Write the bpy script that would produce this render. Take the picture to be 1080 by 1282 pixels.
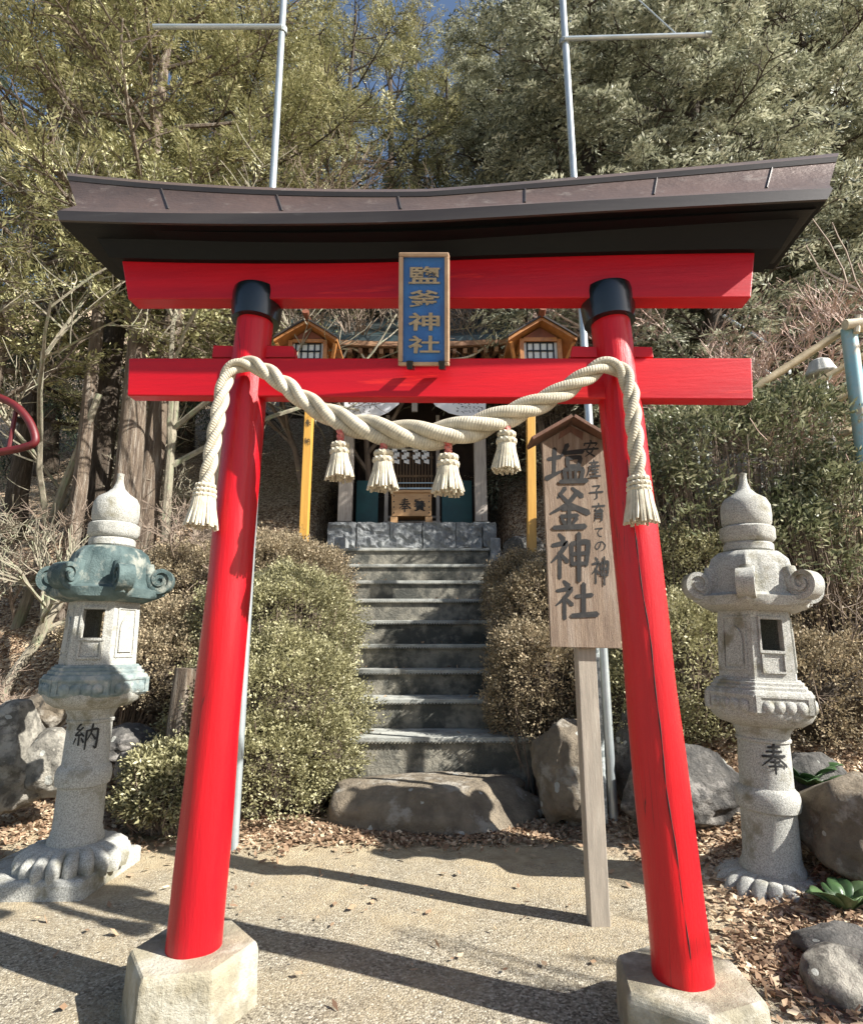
import bpy, bmesh, math, random
import numpy as np
from mathutils import Vector, Matrix, noise
R = math.radians
for o in list(bpy.data.objects): bpy.data.objects.remove(o)
SC = bpy.context.scene
COL = SC.collection
# ---------------- camera, sky, sun, exposure ----------------
PITCH = R(12.7); F = 720.0; EYE = 1.5
cam = bpy.data.objects.new('camera', bpy.data.cameras.new('camera')); COL.objects.link(cam)
cam.location = (0, 0, EYE); cam.rotation_euler = (R(90)+PITCH, 0, 0)
cam.data.sensor_fit = 'HORIZONTAL'; cam.data.sensor_width = 36; cam.data.lens = 36*F/1080
cam.data.clip_start = 0.05; cam.data.clip_end = 1000
SC.camera = cam
SUN_EL = R(37); SUN_AZ = R(113)      # azimuth clockwise from +Y
w = bpy.data.worlds.new('World'); SC.world = w; w.use_nodes = True
nt = w.node_tree; bg = nt.nodes['Background']
sky = nt.nodes.new('ShaderNodeTexSky'); sky.sky_type = 'NISHITA'; sky.sun_disc = False
sky.sun_elevation = SUN_EL; sky.sun_rotation = SUN_AZ; sky.ozone_density = 1.0
nt.links.new(sky.outputs[0], bg.inputs[0]); bg.inputs[1].default_value = 0.068
sd = Vector((math.sin(SUN_AZ)*math.cos(SUN_EL), math.cos(SUN_AZ)*math.cos(SUN_EL), math.sin(SUN_EL)))
sl = bpy.data.lights.new('sun', 'SUN'); sl.energy = 5.0; sl.angle = R(0.55); sl.color = (1, .965, .90)
sun = bpy.data.objects.new('sun', sl); COL.objects.link(sun); sun.location = (8, -4, 10)
sun.rotation_euler = sd.to_track_quat('Z', 'Y').to_euler()
SC.view_settings.view_transform = 'Standard'; SC.view_settings.look = 'None'
SC.view_settings.gamma = 1; SC.view_settings.exposure = 1.38
SC.cycles.max_bounces = 6; SC.cycles.diffuse_bounces = 3; SC.cycles.transparent_max_bounces = 8

# ---------------- helpers ----------------
cp, sp = math.cos(PITCH), math.sin(PITCH)
def ray(px, py):
    u = (px-540)/F; v = (641-py)/F
    return Vector((u, cp - v*sp, sp + v*cp))
def W(px, py, Y):                       # point of the plane y=Y seen at a photo pixel
    d = ray(px, py); t = Y/d.y
    return Vector((0, 0, EYE)) + d*t
KT = .0887
def T(px, py, off=0.0):                 # point on the gate's own plane (turned a little)
    d = ray(px, py); t = (2.71+off)/(d.y + KT*d.x)
    return Vector((0, 0, EYE)) + d*t
def G(px, py):                          # flat ground
    d = ray(px, py); t = -EYE/d.z
    return Vector((0, 0, EYE)) + d*t

class MB:
    def __init__(s): s.v = []; s.f = []; s.uv = []; s.hasuv = False
    def add(s, vs, fs):
        n = len(s.v); s.v += [tuple(v) for v in vs]; s.f += [tuple(i+n for i in f) for f in fs]
    def box(s, c, size, rot=None):
        hx, hy, hz = [q/2 for q in size]; c = Vector(c)
        vs = [Vector((x*hx, y*hy, z*hz)) for x in (-1, 1) for y in (-1, 1) for z in (-1, 1)]
        if rot: vs = [rot @ v for v in vs]
        s.add([v+c for v in vs], [(0,1,3,2),(4,6,7,5),(0,4,5,1),(2,3,7,6),(0,2,6,4),(1,5,7,3)])
    def hexa(s, a, b):                  # two quads, joined (a: 4 pts, b: 4 pts)
        s.add(list(a)+list(b), [(3,2,1,0),(4,5,6,7),(0,1,5,4),(1,2,6,5),(2,3,7,6),(3,0,4,7)])
    def beam(s, p, q, wx, wz, up=(0,0,1)):
        p = Vector(p); q = Vector(q); d = (q-p).normalized(); upv = Vector(up)
        a = d.cross(upv)
        if a.length < 1e-4: a = d.cross(Vector((1,0,0)))
        a.normalize(); b = a.cross(d).normalized()
        r = [a*(-wx/2)+b*(-wz/2), a*(wx/2)+b*(-wz/2), a*(wx/2)+b*(wz/2), a*(-wx/2)+b*(wz/2)]
        s.hexa([p+k for k in r], [q+k for k in r])
    def tube(s, pts, rad, seg=10, cap=True, wob=0.0, sd=0):
        pts = [Vector(p) for p in pts]; n = len(pts)
        if not hasattr(rad, '__len__'): rad = [rad]*n
        vs = []; t0 = (pts[1]-pts[0]).normalized()
        a = t0.cross(Vector((0,0,1)))
        if a.length < .05: a = t0.cross(Vector((1,0,0)))
        a.normalize()
        for i in range(n):
            t = (pts[min(i+1,n-1)]-pts[max(i-1,0)]).normalized()
            a = (a - t*a.dot(t)).normalized(); b = t.cross(a)
            for k in range(seg):
                th = 2*math.pi*k/seg; r = rad[i]
                if wob: r *= 1+wob*(noise.noise(Vector((math.cos(th)*1.3+sd, math.sin(th)*1.3, i*.35+sd*3))))
                vs.append(pts[i]+a*math.cos(th)*r+b*math.sin(th)*r)
        fs = [(i*seg+k, i*seg+(k+1)%seg, (i+1)*seg+(k+1)%seg, (i+1)*seg+k) for i in range(n-1) for k in range(seg)]
        if cap: fs += [tuple(range(seg))[::-1], tuple((n-1)*seg+k for k in range(seg))]
        s.add(vs, fs)
    def lathe(s, prof, c, seg=32, mod=None, cap=True, rot=0):
        c = Vector(c); vs = []; n = len(prof)
        for i, (r, z) in enumerate(prof):
            for k in range(seg):
                th = 2*math.pi*k/seg+rot; rr = r*(mod(th, i, r, z) if mod else 1)
                vs.append(c+Vector((math.cos(th)*rr, math.sin(th)*rr, z)))
        fs = [(i*seg+k, i*seg+(k+1)%seg, (i+1)*seg+(k+1)%seg, (i+1)*seg+k) for i in range(n-1) for k in range(seg)]
        if cap: fs += [tuple(range(seg))[::-1], tuple((n-1)*seg+k for k in range(seg))]
        s.add(vs, fs)
    def build(s, name, m, parent=None, smooth=False, bevel=0, loc=None, sub=0, merge=False):
        org = Vector(ORG[parent.name]) if parent else Vector(loc or (0,0,0))
        me = bpy.data.meshes.new(name)
        me.from_pydata([(v[0]-org.x, v[1]-org.y, v[2]-org.z) for v in s.v], [], s.f)
        me.materials.append(m)
        if smooth: me.polygons.foreach_set('use_smooth', [True]*len(me.polygons))
        if merge or smooth or bevel:
            bm = bmesh.new(); bm.from_mesh(me)
            if merge: bmesh.ops.remove_doubles(bm, verts=bm.verts, dist=1e-5)
            bmesh.ops.recalc_face_normals(bm, faces=bm.faces); bm.to_mesh(me); bm.free()
        if smooth:
            try: me.set_sharp_from_angle(angle=R(38))
            except Exception: pass
        o = bpy.data.objects.new(name, me); COL.objects.link(o); ORG[o.name] = tuple(org)
        if parent: o.parent = parent
        else: o.location = org
        if bevel:
            b = o.modifiers.new('bevel', 'BEVEL'); b.width = bevel; b.segments = 2; b.limit_method = 'ANGLE'; b.angle_limit = R(35)
        if sub:
            q = o.modifiers.new('sub', 'SUBSURF'); q.levels = q.render_levels = sub
        return o
ORG = {}
def tag(o, label, cat, group=None, kind=None):
    if label: o['label'] = label
    if cat: o['category'] = cat
    if group: o['group'] = group
    if kind: o['kind'] = kind
    return o
def thing(name, loc, label, cat, group=None):
    o = bpy.data.objects.new(name, None); COL.objects.link(o); o.location = loc; o.empty_display_size = .1
    ORG[o.name] = tuple(loc); return tag(o, label, cat, group)
def copy_tree(o, parent=None):
    c = o.copy(); COL.objects.link(c); c.parent = parent
    for ch in o.children: copy_tree(ch, c)
    return c

# ---------------- materials ----------------
def mat(name, c1, c2=None, sc=6.0, rough=.8, bump=.3, bsc=60.0, c3=None, sc3=1.5, th3=(.55,.65), coat=0, metal=0,
        stretch=None, lo=.35, hi=.65, attr=None, bdist=.01, coord='Object', spec=.5):
    m = bpy.data.materials.new(name); m.use_nodes = True; t = m.node_tree; N = t.nodes; L = t.links
    b = N['Principled BSDF']; b.inputs['Roughness'].default_value = rough; b.inputs['Metallic'].default_value = metal
    b.inputs['Coat Weight'].default_value = coat; b.inputs['Coat Roughness'].default_value = .12
    b.inputs['Specular IOR Level'].default_value = spec
    tc = N.new('ShaderNodeTexCoord'); src = tc.outputs[coord]
    if stretch:
        mp = N.new('ShaderNodeMapping'); mp.inputs['Scale'].default_value = stretch; L.new(src, mp.inputs[0]); src = mp.outputs[0]
    def nz(scale, detail=6, rg=.6):
        n = N.new('ShaderNodeTexNoise'); n.inputs['Scale'].default_value = scale; n.inputs['Detail'].default_value = detail
        n.inputs['Roughness'].default_value = rg; L.new(src, n.inputs['Vector']); return n.outputs[0]
    def rng(v, a, c):
        r = N.new('ShaderNodeMapRange'); r.inputs[1].default_value = a; r.inputs[2].default_value = c; L.new(v, r.inputs[0]); return r.outputs[0]
    def mix(f, a, c, mode='MIX'):
        x = N.new('ShaderNodeMix'); x.data_type = 'RGBA'; x.blend_type = mode
        if isinstance(f, float): x.inputs[0].default_value = f
        else: L.new(f, x.inputs[0])
        for i, q in ((6, a), (7, c)):
            if isinstance(q, tuple): x.inputs[i].default_value = (*q, 1)
            else: L.new(q, x.inputs[i])
        return x.outputs[2]
    colr = c1
    if c2: colr = mix(rng(nz(sc), lo, hi), c1, c2)
    if c3: colr = mix(rng(nz(sc3, 8, .65), *th3), colr, c3)
    if isinstance(colr, tuple): b.inputs['Base Color'].default_value = (*colr, 1)
    else: L.new(colr, b.inputs['Base Color'])
    if bump:
        bp = N.new('ShaderNodeBump'); bp.inputs['Strength'].default_value = bump; bp.inputs['Distance'].default_value = bdist
        L.new(nz(bsc, 8, .7), bp.inputs['Height']); L.new(bp.outputs[0], b.inputs['Normal'])
    m['x'] = 0
    m.node_tree.nodes.active = b
    return m
def spots(m, col=(.40,.40,.36), sc=10, r=.16, dens=.3):
    t = m.node_tree; N = t.nodes; L = t.links; b = N['Principled BSDF']; tc = N.new('ShaderNodeTexCoord')
    nn = N.new('ShaderNodeTexNoise'); nn.inputs['Scale'].default_value = 14; L.new(tc.outputs['Object'], nn.inputs['Vector'])
    va = N.new('ShaderNodeVectorMath'); va.operation = 'MULTIPLY_ADD'; L.new(nn.outputs[1], va.inputs[0]); va.inputs[1].default_value = (.05,.05,.05); L.new(tc.outputs['Object'], va.inputs[2])
    v = N.new('ShaderNodeTexVoronoi'); v.inputs['Scale'].default_value = sc; L.new(va.outputs[0], v.inputs['Vector'])
    s = N.new('ShaderNodeSeparateColor'); L.new(v.outputs['Color'], s.inputs[0])
    a = N.new('ShaderNodeMath'); a.operation = 'LESS_THAN'; a.inputs[1].default_value = dens; L.new(s.outputs[0], a.inputs[0])
    rr = N.new('ShaderNodeMath'); rr.operation = 'MULTIPLY'; rr.inputs[1].default_value = r*2; L.new(s.outputs[1], rr.inputs[0])
    c = N.new('ShaderNodeMath'); c.operation = 'LESS_THAN'; L.new(v.outputs['Distance'], c.inputs[0]); L.new(rr.outputs[0], c.inputs[1])
    k = N.new('ShaderNodeMath'); k.operation = 'MULTIPLY'; L.new(a.outputs[0], k.inputs[0]); L.new(c.outputs[0], k.inputs[1])
    x = N.new('ShaderNodeMix'); x.data_type = 'RGBA'; old = b.inputs['Base Color'].links[0].from_socket
    L.new(k.outputs[0], x.inputs[0]); L.new(old, x.inputs[6]); x.inputs[7].default_value = (*col, 1); L.new(x.outputs[2], b.inputs['Base Color'])
def leafmat(name, c1, c2, c3, trans=.35, rough=.55):
    m = bpy.data.materials.new(name); m.use_nodes = True; t = m.node_tree; N = t.nodes; L = t.links
    b = N['Principled BSDF']; b.inputs['Roughness'].default_value = rough; b.inputs['Specular IOR Level'].default_value = .35
    a = N.new('ShaderNodeAttribute'); a.attribute_name = 'rnd'
    cr = N.new('ShaderNodeValToRGB'); e = cr.color_ramp.elements
    e[0].color = (*c1, 1); e[1].color = (*c3, 1); e[1].position = 1; k = e.new(.55); k.color = (*c2, 1)
    L.new(a.outputs['Fac'], cr.inputs[0]); L.new(cr.outputs[0], b.inputs['Base Color'])
    tr = N.new('ShaderNodeBsdfTranslucent'); L.new(cr.outputs[0], tr.inputs[0])
    mx = N.new('ShaderNodeMixShader'); mx.inputs[0].default_value = trans
    L.new(b.outputs[0], mx.inputs[1]); L.new(tr.outputs[0], mx.inputs[2])
    L.new(mx.outputs[0], N['Material Output'].inputs[0]); return m

M = {}
M['red'] = mat('red_paint', (.60,.003,.007), (.34,.002,.009), 2.4, .38, .55, 16, c3=(.62,.10,.07), sc3=16, th3=(.70,.74), coat=.12, stretch=(1,1,.1), bdist=.012, spec=.35)
M['redbeam'] = mat('red_beam_paint', (.56,.004,.010), (.36,.003,.011), 3, .45, .5, 30, c3=(.64,.02,.016), sc3=6, th3=(.62,.7), coat=.08, stretch=(.12,1,1.6), bdist=.004, spec=.3)
M['rededge'] = mat('orange_red_edge', (.62,.06,.012), (.55,.03,.01), 6, .5, .1)
M['black'] = mat('black_lacquer', (.003,.005,.006), (.006,.010,.011), 4, .25, .2, 30, coat=.4, stretch=(.2,1,1))
M['blackwood'] = mat('black_painted_wood', (.0025,.0025,.003), (.004,.005,.005), 5, .55, .2, 30, spec=.2, stretch=(.2,1,1))
M['sheet'] = mat('brown_sheet_metal', (.135,.090,.073), (.085,.064,.055), 2.2, .42, .6, 3, c3=(.21,.175,.15), sc3=12, th3=(.58,.72), metal=.35, stretch=(.6,1,1), bdist=.03)
M['sheetdark'] = mat('dark_sheet_metal', (.040,.033,.030), (.065,.056,.050), 2.5, .4, .12, 12, c3=(.14,.13,.12), sc3=7, th3=(.62,.8), metal=.35, stretch=(.3,1,3))
M['concrete'] = mat('weathered_concrete', (.34,.30,.21), (.20,.18,.13), 4, .92, .8, 45, c3=(.44,.41,.33), sc3=5, th3=(.48,.62), bdist=.02, lo=.42, hi=.6)
M['granite'] = mat('grey_granite', (.52,.51,.46), (.23,.23,.21), 130, .88, .7, 110, c3=(.20,.185,.13), sc3=5, th3=(.53,.66), bdist=.014, lo=.36, hi=.64)
M['mossgranite'] = mat('mossy_granite', (.11,.155,.15), (.035,.06,.06), 6, .9, .8, 80, c3=(.26,.27,.23), sc3=9, th3=(.52,.66), bdist=.012)
M['ink'] = mat('black_ink', (.012,.012,.012), (.05,.045,.04), 30, .8, 0, lo=.5, hi=.85)
M['woodgrey'] = mat('weathered_board', (.25,.185,.13), (.15,.105,.075), 7, .85, .6, 30, c3=(.29,.235,.185), sc3=3, th3=(.5,.7), stretch=(7,7,.6))
M['woodbrown'] = mat('brown_board', (.16,.075,.045), (.10,.05,.03), 4, .8, .3, 30, stretch=(7,7,.6))
M['woodpost'] = mat('grey_post', (.36,.31,.25), (.24,.21,.17), 5, .85, .35, 30, c3=(.42,.38,.31), sc3=2, th3=(.5,.7), stretch=(8,8,.6))
M['yellow'] = mat('varnished_yellow_post', (.60,.33,.06), (.50,.25,.04), 4, .45, .15, 20, stretch=(6,6,.5), coat=.2)
M['orangewood'] = mat('orange_wood', (.42,.18,.05), (.28,.11,.03), 4, .5, .2, 30, stretch=(3,3,3), coat=.2)
M['redwood'] = mat('red_brown_wood', (.20,.06,.03), (.12,.04,.02), 4, .7, .2, 30)
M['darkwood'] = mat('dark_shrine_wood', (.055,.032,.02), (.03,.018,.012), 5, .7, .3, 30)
M['midwood'] = mat('aged_shrine_wood', (.26,.17,.10), (.17,.11,.07), 5, .75, .3, 30, stretch=(6,6,.7))
M['palewood'] = mat('pale_shrine_wood', (.48,.42,.36), (.34,.29,.25), 5, .8, .3, 30, c3=(.2,.12,.09), sc3=3, th3=(.6,.7), stretch=(6,6,.7))
M['boxwood'] = mat('box_wood', (.50,.30,.14), (.40,.22,.10), 5, .6, .2, 30, stretch=(1,6,6))
M['gold'] = mat('gilded_letter', (.38,.30,.20), (.26,.20,.13), 40, .45, .3, 80, metal=.3)
M['blue'] = mat('blue_board', (.006,.085,.30), (.008,.12,.38), 10, .5, .25, 40, coat=.2)
M['frame'] = mat('plaque_frame', (.42,.28,.18), (.32,.20,.12), 8, .55, .2, 50, stretch=(2,2,2))
M['rope'] = mat('cream_rope', (.56,.50,.38), (.40,.35,.26), 24, .9, .7, 160, c3=(.64,.58,.45), sc3=8, th3=(.5,.7), bdist=.003)
M['redcord'] = mat('red_cord', (.45,.06,.06), (.55,.25,.2), 60, .8, .4, 120)
M['steel'] = mat('galvanised_steel', (.50,.54,.55), (.40,.45,.46), 6, .35, .08, 30, metal=.55)
M['steelold'] = mat('mottled_steel', (.42,.45,.44), (.16,.18,.18), 26, .5, .2, 60, metal=.3, lo=.42, hi=.55)
M['bluepipe'] = mat('blue_steel_pipe', (.22,.40,.44), (.32,.42,.42), 6, .45, .1, 30, metal=.2, c3=(.35,.30,.22), sc3=4, th3=(.5,.6))
M['bamboo'] = mat('old_bamboo', (.50,.40,.25), (.34,.26,.15), 10, .6, .2, 40)
M['white'] = mat('white_cloth', (.75,.75,.75), (.66,.67,.70), 5, .85, .1, 20)
M['paper'] = mat('white_paper', (.8,.8,.8), None, rough=.8, bump=0)
M['teal'] = mat('teal_panel', (.012,.085,.085), (.01,.06,.065), 5, .5, .1)
M['glass'] = mat('frosted_pane', (.62,.62,.58), (.55,.56,.54), 5, .3, 0)
M['blackmetal'] = mat('black_metal', (.012,.013,.013), None, rough=.35, bump=0, metal=.4)
M['whitestone'] = mat('pale_stone', (.5,.5,.47), (.36,.36,.33), 8, .85, .5, 40)
M['bark'] = mat('cedar_bark', (.22,.165,.115), (.10,.07,.05), 3.2, .95, 1.0, 16, c3=(.36,.31,.25), sc3=5, th3=(.5,.66), stretch=(5,5,.5), bdist=.05)
M['barkdark'] = mat('dark_bark', (.09,.065,.045), (.04,.03,.02), 3.2, .95, 1.0, 14, c3=(.17,.14,.11), sc3=5, th3=(.52,.7), stretch=(5,5,.6), bdist=.05)
M['barkpale'] = mat('pale_bark', (.32,.28,.21), (.16,.14,.10), 5, .9, .7, 20, c3=(.22,.24,.15), sc3=4, th3=(.5,.65), stretch=(3,3,.8), bdist=.02)
M['twig'] = mat('bare_twig', (.26,.20,.15), (.17,.125,.095), 6, .85, .3, 30)
M['twigred'] = mat('reddish_twig', (.42,.27,.22), (.52,.42,.35), 6, .85, .3, 30)
M['rock'] = mat('boulder_stone', (.29,.27,.225), (.13,.12,.10), 9, .92, 1.0, 14, c3=(.40,.37,.31), sc3=6, th3=(.5,.58), bdist=.07, lo=.42, hi=.58)
M['rockdark'] = mat('dark_boulder_stone', (.15,.14,.125), (.06,.058,.055), 8, .9, 1.0, 14, c3=(.28,.26,.235), sc3=5, th3=(.54,.62), bdist=.07)
M['rockbrown'] = mat('brown_boulder_stone', (.25,.205,.145), (.13,.105,.075), 6, .9, 1.0, 14, c3=(.33,.30,.25), sc3=4, th3=(.54,.62), bdist=.06)
for q_ in ('rock', 'rockdark', 'rockbrown'): spots(M[q_])
M['blockstone'] = mat('split_stone_block', (.25,.26,.26), (.15,.155,.16), 14, .9, 1.0, 28, c3=(.36,.37,.36), sc3=9, th3=(.5,.65), bdist=.03, stretch=(1,1,.7))
M['mortar'] = mat('pale_mortar', (.42,.41,.36), (.33,.32,.28), 14, .9, .4, 60)
M['step'] = mat('step_concrete', (.26,.24,.19), (.12,.115,.095), 7, .9, 1.0, 34, c3=(.065,.066,.056), sc3=2.4, th3=(.48,.58), bdist=.02, lo=.4, hi=.6)
M['nosing'] = mat('step_nosing', (.40,.40,.36), (.24,.25,.23), 8, .8, .6, 60, c3=(.16,.16,.14), sc3=3, th3=(.52,.62))
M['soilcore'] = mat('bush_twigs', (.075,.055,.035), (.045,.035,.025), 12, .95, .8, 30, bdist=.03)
M['reddark'] = mat('faded_red_rail', (.11,.006,.008), (.07,.005,.007), 5, .5, .2, 30)
M['mosslight'] = mat('lichened_granite', (.25,.29,.28), (.12,.16,.16), 14, .9, .8, 80, c3=(.36,.36,.32), sc3=9, th3=(.52,.66), bdist=.012)
M['eavewood'] = mat('carved_eave_wood', (.34,.19,.10), (.20,.10,.055), 6, .7, .3, 30)
# ---------------- terrain ----------------
def sstep(x, a, b):
    t = max(0., min(1., (x-a)/(b-a))); return t*t*(3-2*t)
def hgt(x, y):
    ye = 5.35 - 1.0*sstep(x, 1.0, 2.6) + .3*sstep(-x, 2.5, 6)
    s = y-ye
    h = .66*((s+math.sqrt(s*s+.12))/2) - .66*((-ye-2+math.sqrt((ye+2)**2+.12))/2 if False else 0)
    if s < 0: h *= sstep(s, -1.2, 0)
    bank = sstep(x - (1.55+.28*(y-3)*-1), 0.0, .9)*.10
    h += bank*sstep(y, -1, 2)
    h += .05*noise.noise(Vector((x*.8, y*.8, 3)))*sstep(s, -.5, 1.5) + .25*noise.noise(Vector((x*.25, y*.25, 7)))*sstep(s, 1, 6)
    h += .01*noise.noise(Vector((x*1.5, y*1.5, 1)))
    # stairs cut
    c = sstep(x, -1.95, -1.55)*(1-sstep(x, 1.0, 1.35))*sstep(y, 5.2, 5.6)
    h -= .42*c*(1-sstep(y, 9.6, 9.8))
    p = sstep(x, -2.35, -1.95)*(1-sstep(x, 1.2, 1.55))*sstep(y, 9.3, 9.7)*(1-sstep(y, 13.0, 14.0))
    h = h*(1-p) + min(h, 3.0)*p
    return h
def axis(lo, hi, c0, c1, fine, grow):
    a = list(np.arange(c0, c1, fine)); s = fine; v = c0
    L = []
    while v > lo: s *= grow; v -= s; L.append(v)
    a = L[::-1]+a; s = fine; v = a[-1]
    while v < hi: s *= grow; v += s; a.append(v)
    return a
xs = axis(-150, 150, -4.5, 4.5, .09, 1.09); ys = axis(-60, 160, 1.5, 14, .09, 1.08)
mb = MB(); nx = len(xs)
mb.v = [(x, y, hgt(x, y)) for y in ys for x in xs]
mb.f = [(j*nx+i, j*nx+i+1, (j+1)*nx+i+1, (j+1)*nx+i) for j in range(len(ys)-1) for i in range(nx-1)]
def ground_mat():
    m = bpy.data.materials.new('gravel_and_leaf_litter'); m.use_nodes = True; t = m.node_tree; N = t.nodes; L = t.links
    b = N['Principled BSDF']; b.inputs['Roughness'].default_value = .95; b.inputs['Specular IOR Level'].default_value = .25
    tc = N.new('ShaderNodeTexCoord'); P = tc.outputs['Object']
    def nz(s, d=6, r=.6):
        n = N.new('ShaderNodeTexNoise'); n.inputs['Scale'].default_value = s; n.inputs['Detail'].default_value = d; n.inputs['Roughness'].default_value = r
        L.new(P, n.inputs['Vector']); return n.outputs[0]
    def vor(s, feat='F1', out=1):
        n = N.new('ShaderNodeTexVoronoi'); n.inputs['Scale'].default_value = s; L.new(P, n.inputs['Vector']); return n
    def mth(op, a, c):
        n = N.new('ShaderNodeMath'); n.operation = op
        for i, q in enumerate((a, c)):
            if isinstance(q, (int, float)): n.inputs[i].default_value = q
            else: L.new(q, n.inputs[i])
        return n.outputs[0]
    def rng(v, a, c):
        r = N.new('ShaderNodeMapRange'); r.inputs[1].default_value = a; r.inputs[2].default_value = c; L.new(v, r.inputs[0]); return r.outputs[0]
    def ramp(v, cols):
        c = N.new('ShaderNodeValToRGB'); e = c.color_ramp.elements
        e[0].position = cols[0][0]; e[0].color = (*cols[0][1], 1); e[1].position = cols[-1][0]; e[1].color = (*cols[-1][1], 1)
        for p, q in cols[1:-1]: k = e.new(p); k.color = (*q, 1)
        L.new(v, c.inputs[0]); return c.outputs[0]
    def mix(f, a, c):
        x = N.new('ShaderNodeMix'); x.data_type = 'RGBA'; L.new(f, x.inputs[0]); L.new(a, x.inputs[6]); L.new(c, x.inputs[7]); return x.outputs[2]
    sepY = N.new('ShaderNodeSeparateXYZ'); L.new(P, sepY.inputs[0])
    v1 = vor(90); v2 = vor(28)
    sep = N.new('ShaderNodeSeparateColor'); L.new(v1.outputs['Color'], sep.inputs[0])
    grav = ramp(sep.outputs[0], [(0,(.12,.10,.075)), (.4,(.28,.245,.18)), (.8,(.41,.365,.28)), (1,(.58,.53,.43))])
    earth = ramp(nz(9, 8, .7), [(.3,(.30,.235,.15)), (.55,(.44,.36,.235)), (.75,(.54,.455,.31))])
    fine = mix(rng(mth('ADD', nz(1.3, 7, .65), mth('MULTIPLY', mth('SUBTRACT', sepY.outputs[1], 3.55), .10)), .38, .64), grav, earth)
    sep2 = N.new('ShaderNodeSeparateColor'); L.new(v2.outputs['Color'], sep2.inputs[0])
    leaf = ramp(sep2.outputs[1], [(0,(.11,.07,.045)), (.4,(.32,.22,.14)), (.75,(.52,.40,.27)), (1,(.70,.58,.42))])
    # where: hillside (by height / distance) and the right-hand border
    xyz = N.new('ShaderNodeSeparateXYZ'); L.new(P, xyz.inputs[0])
    wob = mth('MULTIPLY', mth('SUBTRACT', nz(1.7, 5), .5), 1.6)
    a1 = mth('ADD', mth('SUBTRACT', xyz.outputs[1], 5.0), wob)
    a2 = mth('ADD', mth('ADD', mth('SUBTRACT', xyz.outputs[0], 1.75), mth('MULTIPLY', mth('SUBTRACT', xyz.outputs[1], 3.1), .30)), wob)
    mask = rng(mth('MAXIMUM', a1, a2), -.1, .35)
    colr = mix(mask, fine, leaf); L.new(colr, b.inputs['Base Color'])
    hh = mth('ADD', mth('MULTIPLY', v1.outputs['Distance'], -1.0), mth('MULTIPLY', nz(70, 8, .8), 1.3))
    h2 = mth('ADD', mth('MULTIPLY', hh, mth('SUBTRACT', 1.0, mask)), mth('MULTIPLY', mth('MULTIPLY', v2.outputs['Distance'], -3.0), mask))
    bp = N.new('ShaderNodeBump'); bp.inputs['Strength'].default_value = .9; bp.inputs['Distance'].default_value = .012
    L.new(h2, bp.inputs['Height']); L.new(bp.outputs[0], b.inputs['Normal']); return m
g = mb.build('ground', ground_mat(), smooth=False); g['kind'] = 'structure'
g.data.polygons.foreach_set('use_smooth', [True]*len(g.data.polygons))

# ---------------- torii gate ----------------
EL = (T(240,1190)+T(857,1228))/2; EL.z = 0
torii = thing('torii_gate', EL, 'tall red shrine gate with leaning round pillars and dark sheet metal roof', 'gate')
nrm = Vector((-KT, -1, 0)).normalized(); ex = Vector((1, -KT, 0)).normalized()
def pillar(b, t, ang, crack=False):
    mb = MB(); n = 26; pts = []; rad = []
    B = T(*b); Tp = T(*t); B.z -= .0
    for i in range(n):
        f = i/(n-1); pts.append(B.lerp(Tp, f)+ex*.006*math.sin(f*5+ang)); rad.append(.114*(1-f)+.094*f)
    mb.tube(pts, rad, 56, wob=.06, sd=ang)
    o = mb.build('pillar', M['redpil'], torii, smooth=True)
    return o, B, Tp
# pillar paint with a fine drying crack
def redpil():
    m = M['red'].copy(); m.name = 'red_pillar_paint'; t = m.node_tree; N = t.nodes; L = t.links
    b = N['Principled BSDF']; tc = N.new('ShaderNodeTexCoord'); mp = N.new('ShaderNodeMapping'); mp.inputs['Scale'].default_value = (9, 9, .35)
    L.new(tc.outputs['Object'], mp.inputs[0]); n = N.new('ShaderNodeTexNoise'); n.inputs['Scale'].default_value = 1.4; n.inputs['Detail'].default_value = 3
    L.new(mp.outputs[0], n.inputs['Vector'])
    s = N.new('ShaderNodeMath'); s.operation = 'SUBTRACT'; s.inputs[1].default_value = .5; L.new(n.outputs[0], s.inputs[0])
    a = N.new('ShaderNodeMath'); a.operation = 'ABSOLUTE'; L.new(s.outputs[0], a.inputs[0])
    r = N.new('ShaderNodeMapRange'); r.inputs[1].default_value = .0; r.inputs[2].default_value = .006; r.inputs[3].default_value = 1; r.inputs[4].default_value = 0
    L.new(a.outputs[0], r.inputs[0])
    n2 = N.new('ShaderNodeTexNoise'); n2.inputs['Scale'].default_value = 1.1; L.new(tc.outputs['Object'], n2.inputs['Vector'])
    r2 = N.new('ShaderNodeMapRange'); r2.inputs[1].default_value = .53; r2.inputs[2].default_value = .58; L.new(n2.outputs[0], r2.inputs[0])
    mu = N.new('ShaderNodeMath'); mu.operation = 'MULTIPLY'; L.new(r.outputs[0], mu.inputs[0]); L.new(r2.outputs[0], mu.inputs[1])
    x = N.new('ShaderNodeMix'); x.data_type = 'RGBA'; old = b.inputs['Base Color'].links[0].from_socket
    L.new(mu.outputs[0], x.inputs[0]); L.new(old, x.inputs[6]); x.inputs[7].default_value = (.05, .004, .004, 1)
    L.new(x.outputs[2], b.inputs['Base Color']); return m
M['redpil'] = redpil()
pl, BL, TL = pillar((241,1188), (323,372), 1.0)
pr, BR, TR = pillar((857,1226), (759,371), 4.2)
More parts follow.
